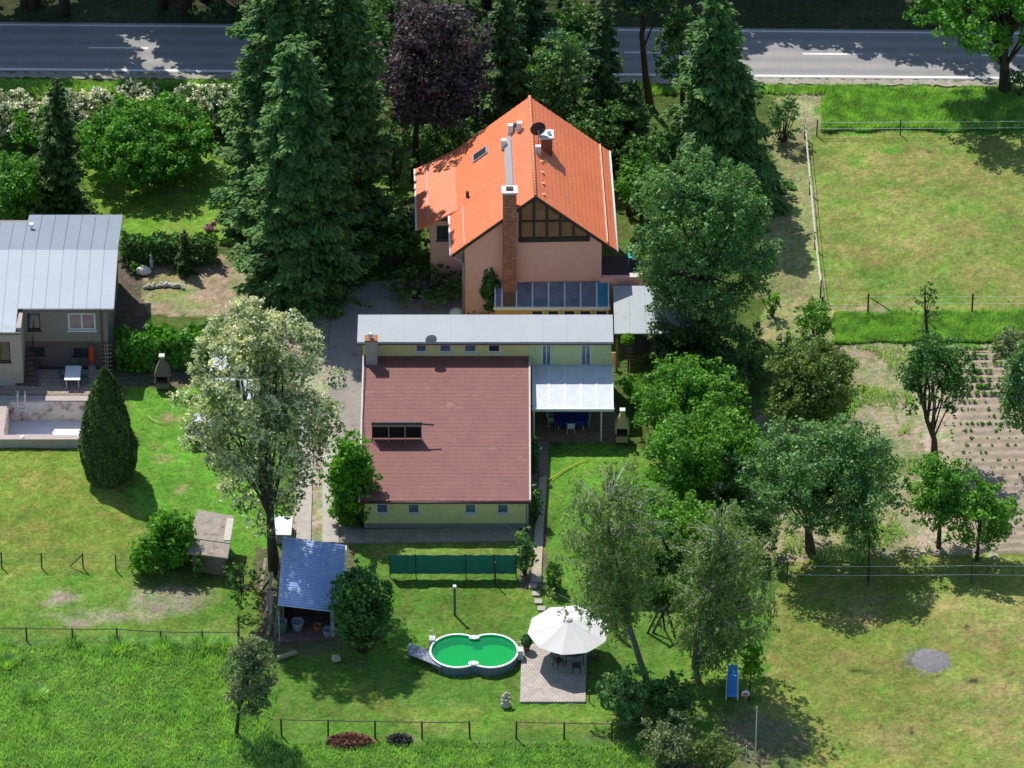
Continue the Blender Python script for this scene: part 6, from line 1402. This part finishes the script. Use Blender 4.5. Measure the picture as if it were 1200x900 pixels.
# orchard on the right
tree('cherry_tree', 'olive green fruit tree at the upper end of the orchard', 'tree', (950, 515), (952, 458, 56, 58), L_OLIVE, .18, 90, .95, lump=(.17, .32))
tree('apple_tree', 'dark blue-green apple tree with broad crown in the orchard', 'tree', (950, 646), (964, 562, 86, 72), L_BLUE, .18, 110, .8, r0=.26, lump=(.10, .28), shell=.4, trunk_pts=[(950, 646), (947, 620), (955, 590), (965, 550)], extra=[(900, 535, 16), (1040, 575, 18), (1015, 600, 16), (1000, 615, 14)])
tree('small_fruit_tree', 'small dark half-bare fruit tree beside the broad apple tree', 'tree', (1018, 678), (1018, 635, 20, 26), L_DEEP, .15, 22, .5, r0=.07)
tree('plum_tree', 'gnarled fruit tree with curved trunk beside the vegetable rows', 'tree', (1095, 536), (1098, 442, 44, 50), L_DEEP, .18, 60, .8, r0=.2, lump=(.18, .34), trunk_pts=[(1095, 536), (1095, 515), (1086, 492), (1082, 470), (1086, 440)], extra=[(1066, 478, 11), (1060, 405, 0.1), (1118, 425, 14), (1090, 400, 12)])
tree('dying_tree', 'half-dead slim tree top standing behind the gnarled fruit tree', 'tree', (1088, 414), (1086, 372, 18, 38), L_DEEP, .14, 26, .32, r0=.13, lump=(.2, .4), trunk_pts=[(1088, 414), (1086, 385), (1084, 360), (1084, 335)])
tree('young_fruit_tree', 'light green young fruit tree on bare soil at the bed edge', 'tree', (1100, 640), (1103, 582, 42, 50), L_MID, .17, 60, .9, r0=.13, lump=(.18, .34))
tree('young_fruit_tree', 'light green small fruit tree with low round crown in the soil bed', 'tree', (1145, 655), (1150, 608, 42, 42), L_MID, .17, 50, .9, r0=.1, lump=(.18, .34))
tree('leafy_tree', 'grey-green tree growing over the right end of the vegetable rows', 'tree', (1215, 545), (1200, 468, 30, 66), L_BLUE, .18, 60, 1.0, lump=(.25, .45))
tree('leafy_tree', 'pale-leaved tree top beyond the end of the vegetable rows', 'tree', (1195, 448), (1190, 408, 32, 24), L_GREY, .17, 40, .9)
tree('garden_bush', 'loose green bush at the lower corner of the paddock fence', 'bush', (955, 402), (955, 374, 24, 24), L_MID, .16, 34, .9, trunkless=True)
tree('garden_bush', 'low green bush above the olive fruit tree', 'bush', (920, 425), (928, 405, 26, 18), L_BLUE, .16, 28, .8, trunkless=True)
tree('garden_bush', 'fresh green scrub at the shade edge beside the broad tree', 'bush', (905, 370), (903, 352, 14, 14), L_BRIGHT, .16, 16, .9, trunkless=True)
tree('garden_bush', 'green bush at the foot of the large spruce by the paddock', 'bush', (918, 165), (920, 140, 20, 30), L_BLUE, .18, 30, .9, trunkless=True)
# roadside trees: right one in view, the others beyond the road, some added unseen to shade it
tree('roadside_tree', 'roadside lime with dark trunk beside the edge line of the road', 'tree', (1178, 108), (1165, -2, 100, 68), L_HEDGE, .22, 150, 1.0, r0=.36, lump=(.14, .26), trunk_pts=[(1178, 108), (1177, 70), (1178, 30), (1178, -20)])
tree('verge_bush', 'dark bush around the foot of the roadside lime', 'bush', (1192, 112), (1196, 92, 16, 16), L_DEEP, .18, 18, .9, trunkless=True)
k = 0
for (x, y, h0_, r_, hh) in ((-150, 12, 150, 95, 100), (-72, 14, 150, 80, 100), (-20, 4, 120, 70, 80), (30, 2, 80, 60, 50), (75, 16, 250, 40, 60), (110, -34, 110, 70, 70), (190, 8, 110, 60, 80), (40, 5, 130, 56, 80), (240, -2, 120, 70, 80), (218, 14, 140, 70, 100), (300, 8, 150, 85, 100), (390, 6, 150, 85, 95), (480, 8, 150, 85, 100), (570, 6, 150, 85, 95), (660, 4, 150, 85, 95), (750, -20, 145, 85, 74), (830, -44, 145, 80, 74), (905, -36, 145, 80, 74), (985, -24, 145, 84, 74), (1070, -14, 145, 84, 74), (1150, -12, 145, 80, 74)):
    tree('avenue_tree', 'tall avenue tree in the row on the far side of the road', 'tree', (x, y), (x, y - h0_, r_, hh), L_DEEP, .34, 60, 1.5, r0=.34, group='avenue trees beyond the road', lump=(.2, .34), trunk_pts=[(x, y), (x + 3, y - h0_ * .5), (x, y - h0_), (x, y - h0_ - hh * .6)]); k += 1
tree('roadside_undergrowth', 'dark undergrowth strip between road and far trees', 'bush', (280, 8), (280, -4, 60, 12), L_DEEP, .25, 40, .8, trunkless=True)
tree('roadside_undergrowth', 'shaded undergrowth beyond the road behind the spruces', 'bush', (610, 0), (610, -8, 80, 16), L_DEEP, .25, 40, .8, trunkless=True)

# ---- grass as blades: meadow, tall strips, tussocks ------------------------
def grass(name, label, pxpoly, n, h, m, zvar=.4, thin=0.0):
    poly = [tuple(gp(*p))[:2] for p in pxpoly]; xs = [p[0] for p in poly]; ys = [p[1] for p in poly]
    x = NP.uniform(min(xs), max(xs), n); y = NP.uniform(min(ys), max(ys), n); k = inpoly(x + .8 * (vnoise(x, y, .8, 21) - .5), y + .8 * (vnoise(x, y, .8, 22) - .5), poly)
    if thin: k &= vnoise(x, y, .55, 23) + .35 * vnoise(x, y, 1.7, 24) > thin
    x, y = x[k], y[k]; N = len(x)
    hh = h * (0.45 + .9 * vnoise(x, y, .6, 25)) * NP.uniform(1 - zvar, 1 + zvar, N); a = NP.random(N) * 6.283; w = NP.uniform(.02, .045, N) + h * .03
    lx, ly = NP.normal(size=N) * hh * .35 + hh * .12, NP.normal(size=N) * hh * .35
    B = np.stack([x, y, np.full(N, -.05)], 1); dx = np.stack([np.cos(a) * w, np.sin(a) * w, 0 * a], 1)
    T3 = B + np.stack([lx, ly, hh + .04], 1)
    o = quads_mesh(name, np.stack([B - dx, B + dx, T3], 1), m, None, 3); tag(o, label, 'grass', None, 'stuff'); return o
grass('meadow_grass', 'long uncut green meadow grass', [(-20, 752), (318, 756), (325, 868), (770, 870), (760, 925), (-20, 925)], 85000, .2, GRASSM)
grass('tall_grass', 'tall green grass strip below the road', [(966, 108), (1215, 106), (1215, 152), (960, 154)], 40000, .3, GRASSM)
grass('tall_grass', 'dense green grass strip above the vegetable bed', [(980, 366), (1215, 366), (1215, 401), (975, 402)], 30000, .28, GRASSM)
grass('verge_grass', 'grass along the road verge', [(-20, 94), (1215, 102), (1215, 112), (-20, 108)], 30000, .25, GRASSM)
grass('orchard_weeds', 'weeds between the orchard trees', [(890, 405), (1095, 405), (1085, 660), (900, 660)], 26000, .2, GRASSM, thin=.75)
for (x, y, r_) in ((137, 757, 1.0), (193, 757, .9), (238, 757, 1.0), (86, 753, .5), (262, 757, .8), (38, 815, .9), (8, 778, .7)):
    p_ = gp(x, y); n = int(420 * r_); a = NP.random(n) * 6.283; t = np.sqrt(NP.random(n)) * r_ * .85; X = t * np.cos(a); Y_ = t * np.sin(a); hh = .55 * (1 - .5 * t / r_) * NP.uniform(.6, 1.2, n)
    B = np.stack([X, Y_, np.full(n, -.03)], 1); w_ = .035; dx = np.stack([np.cos(a + 1.5) * w_, np.sin(a + 1.5) * w_, 0 * a], 1); T3 = B + np.stack([X * .5, Y_ * .5, hh], 1)
    o = quads_mesh('grass_tussock', np.stack([B - dx, B + dx, T3], 1), GRASSM, None, 3); o.location = p_; tag(o, 'thick long-bladed grass tussock in the meadow', 'grass tussock', 'tussocks in the meadow')

# put each thing's Empty at its foot
bpy.context.view_layer.update()
for o in list(scene.objects):
    if o.type == 'EMPTY' and o.parent is None and o.location.length < 1e-6 and o.get('category'):
        co = []
        for c in o.children:
            if c.type == 'MESH': co += [c.matrix_world @ Vector(b) for b in c.bound_box]
        if co:
            off = Vector((sum(v.x for v in co) / len(co), sum(v.y for v in co) / len(co), min(v.z for v in co)))
            o.location = off
            for c in o.children: c.location = c.location - off
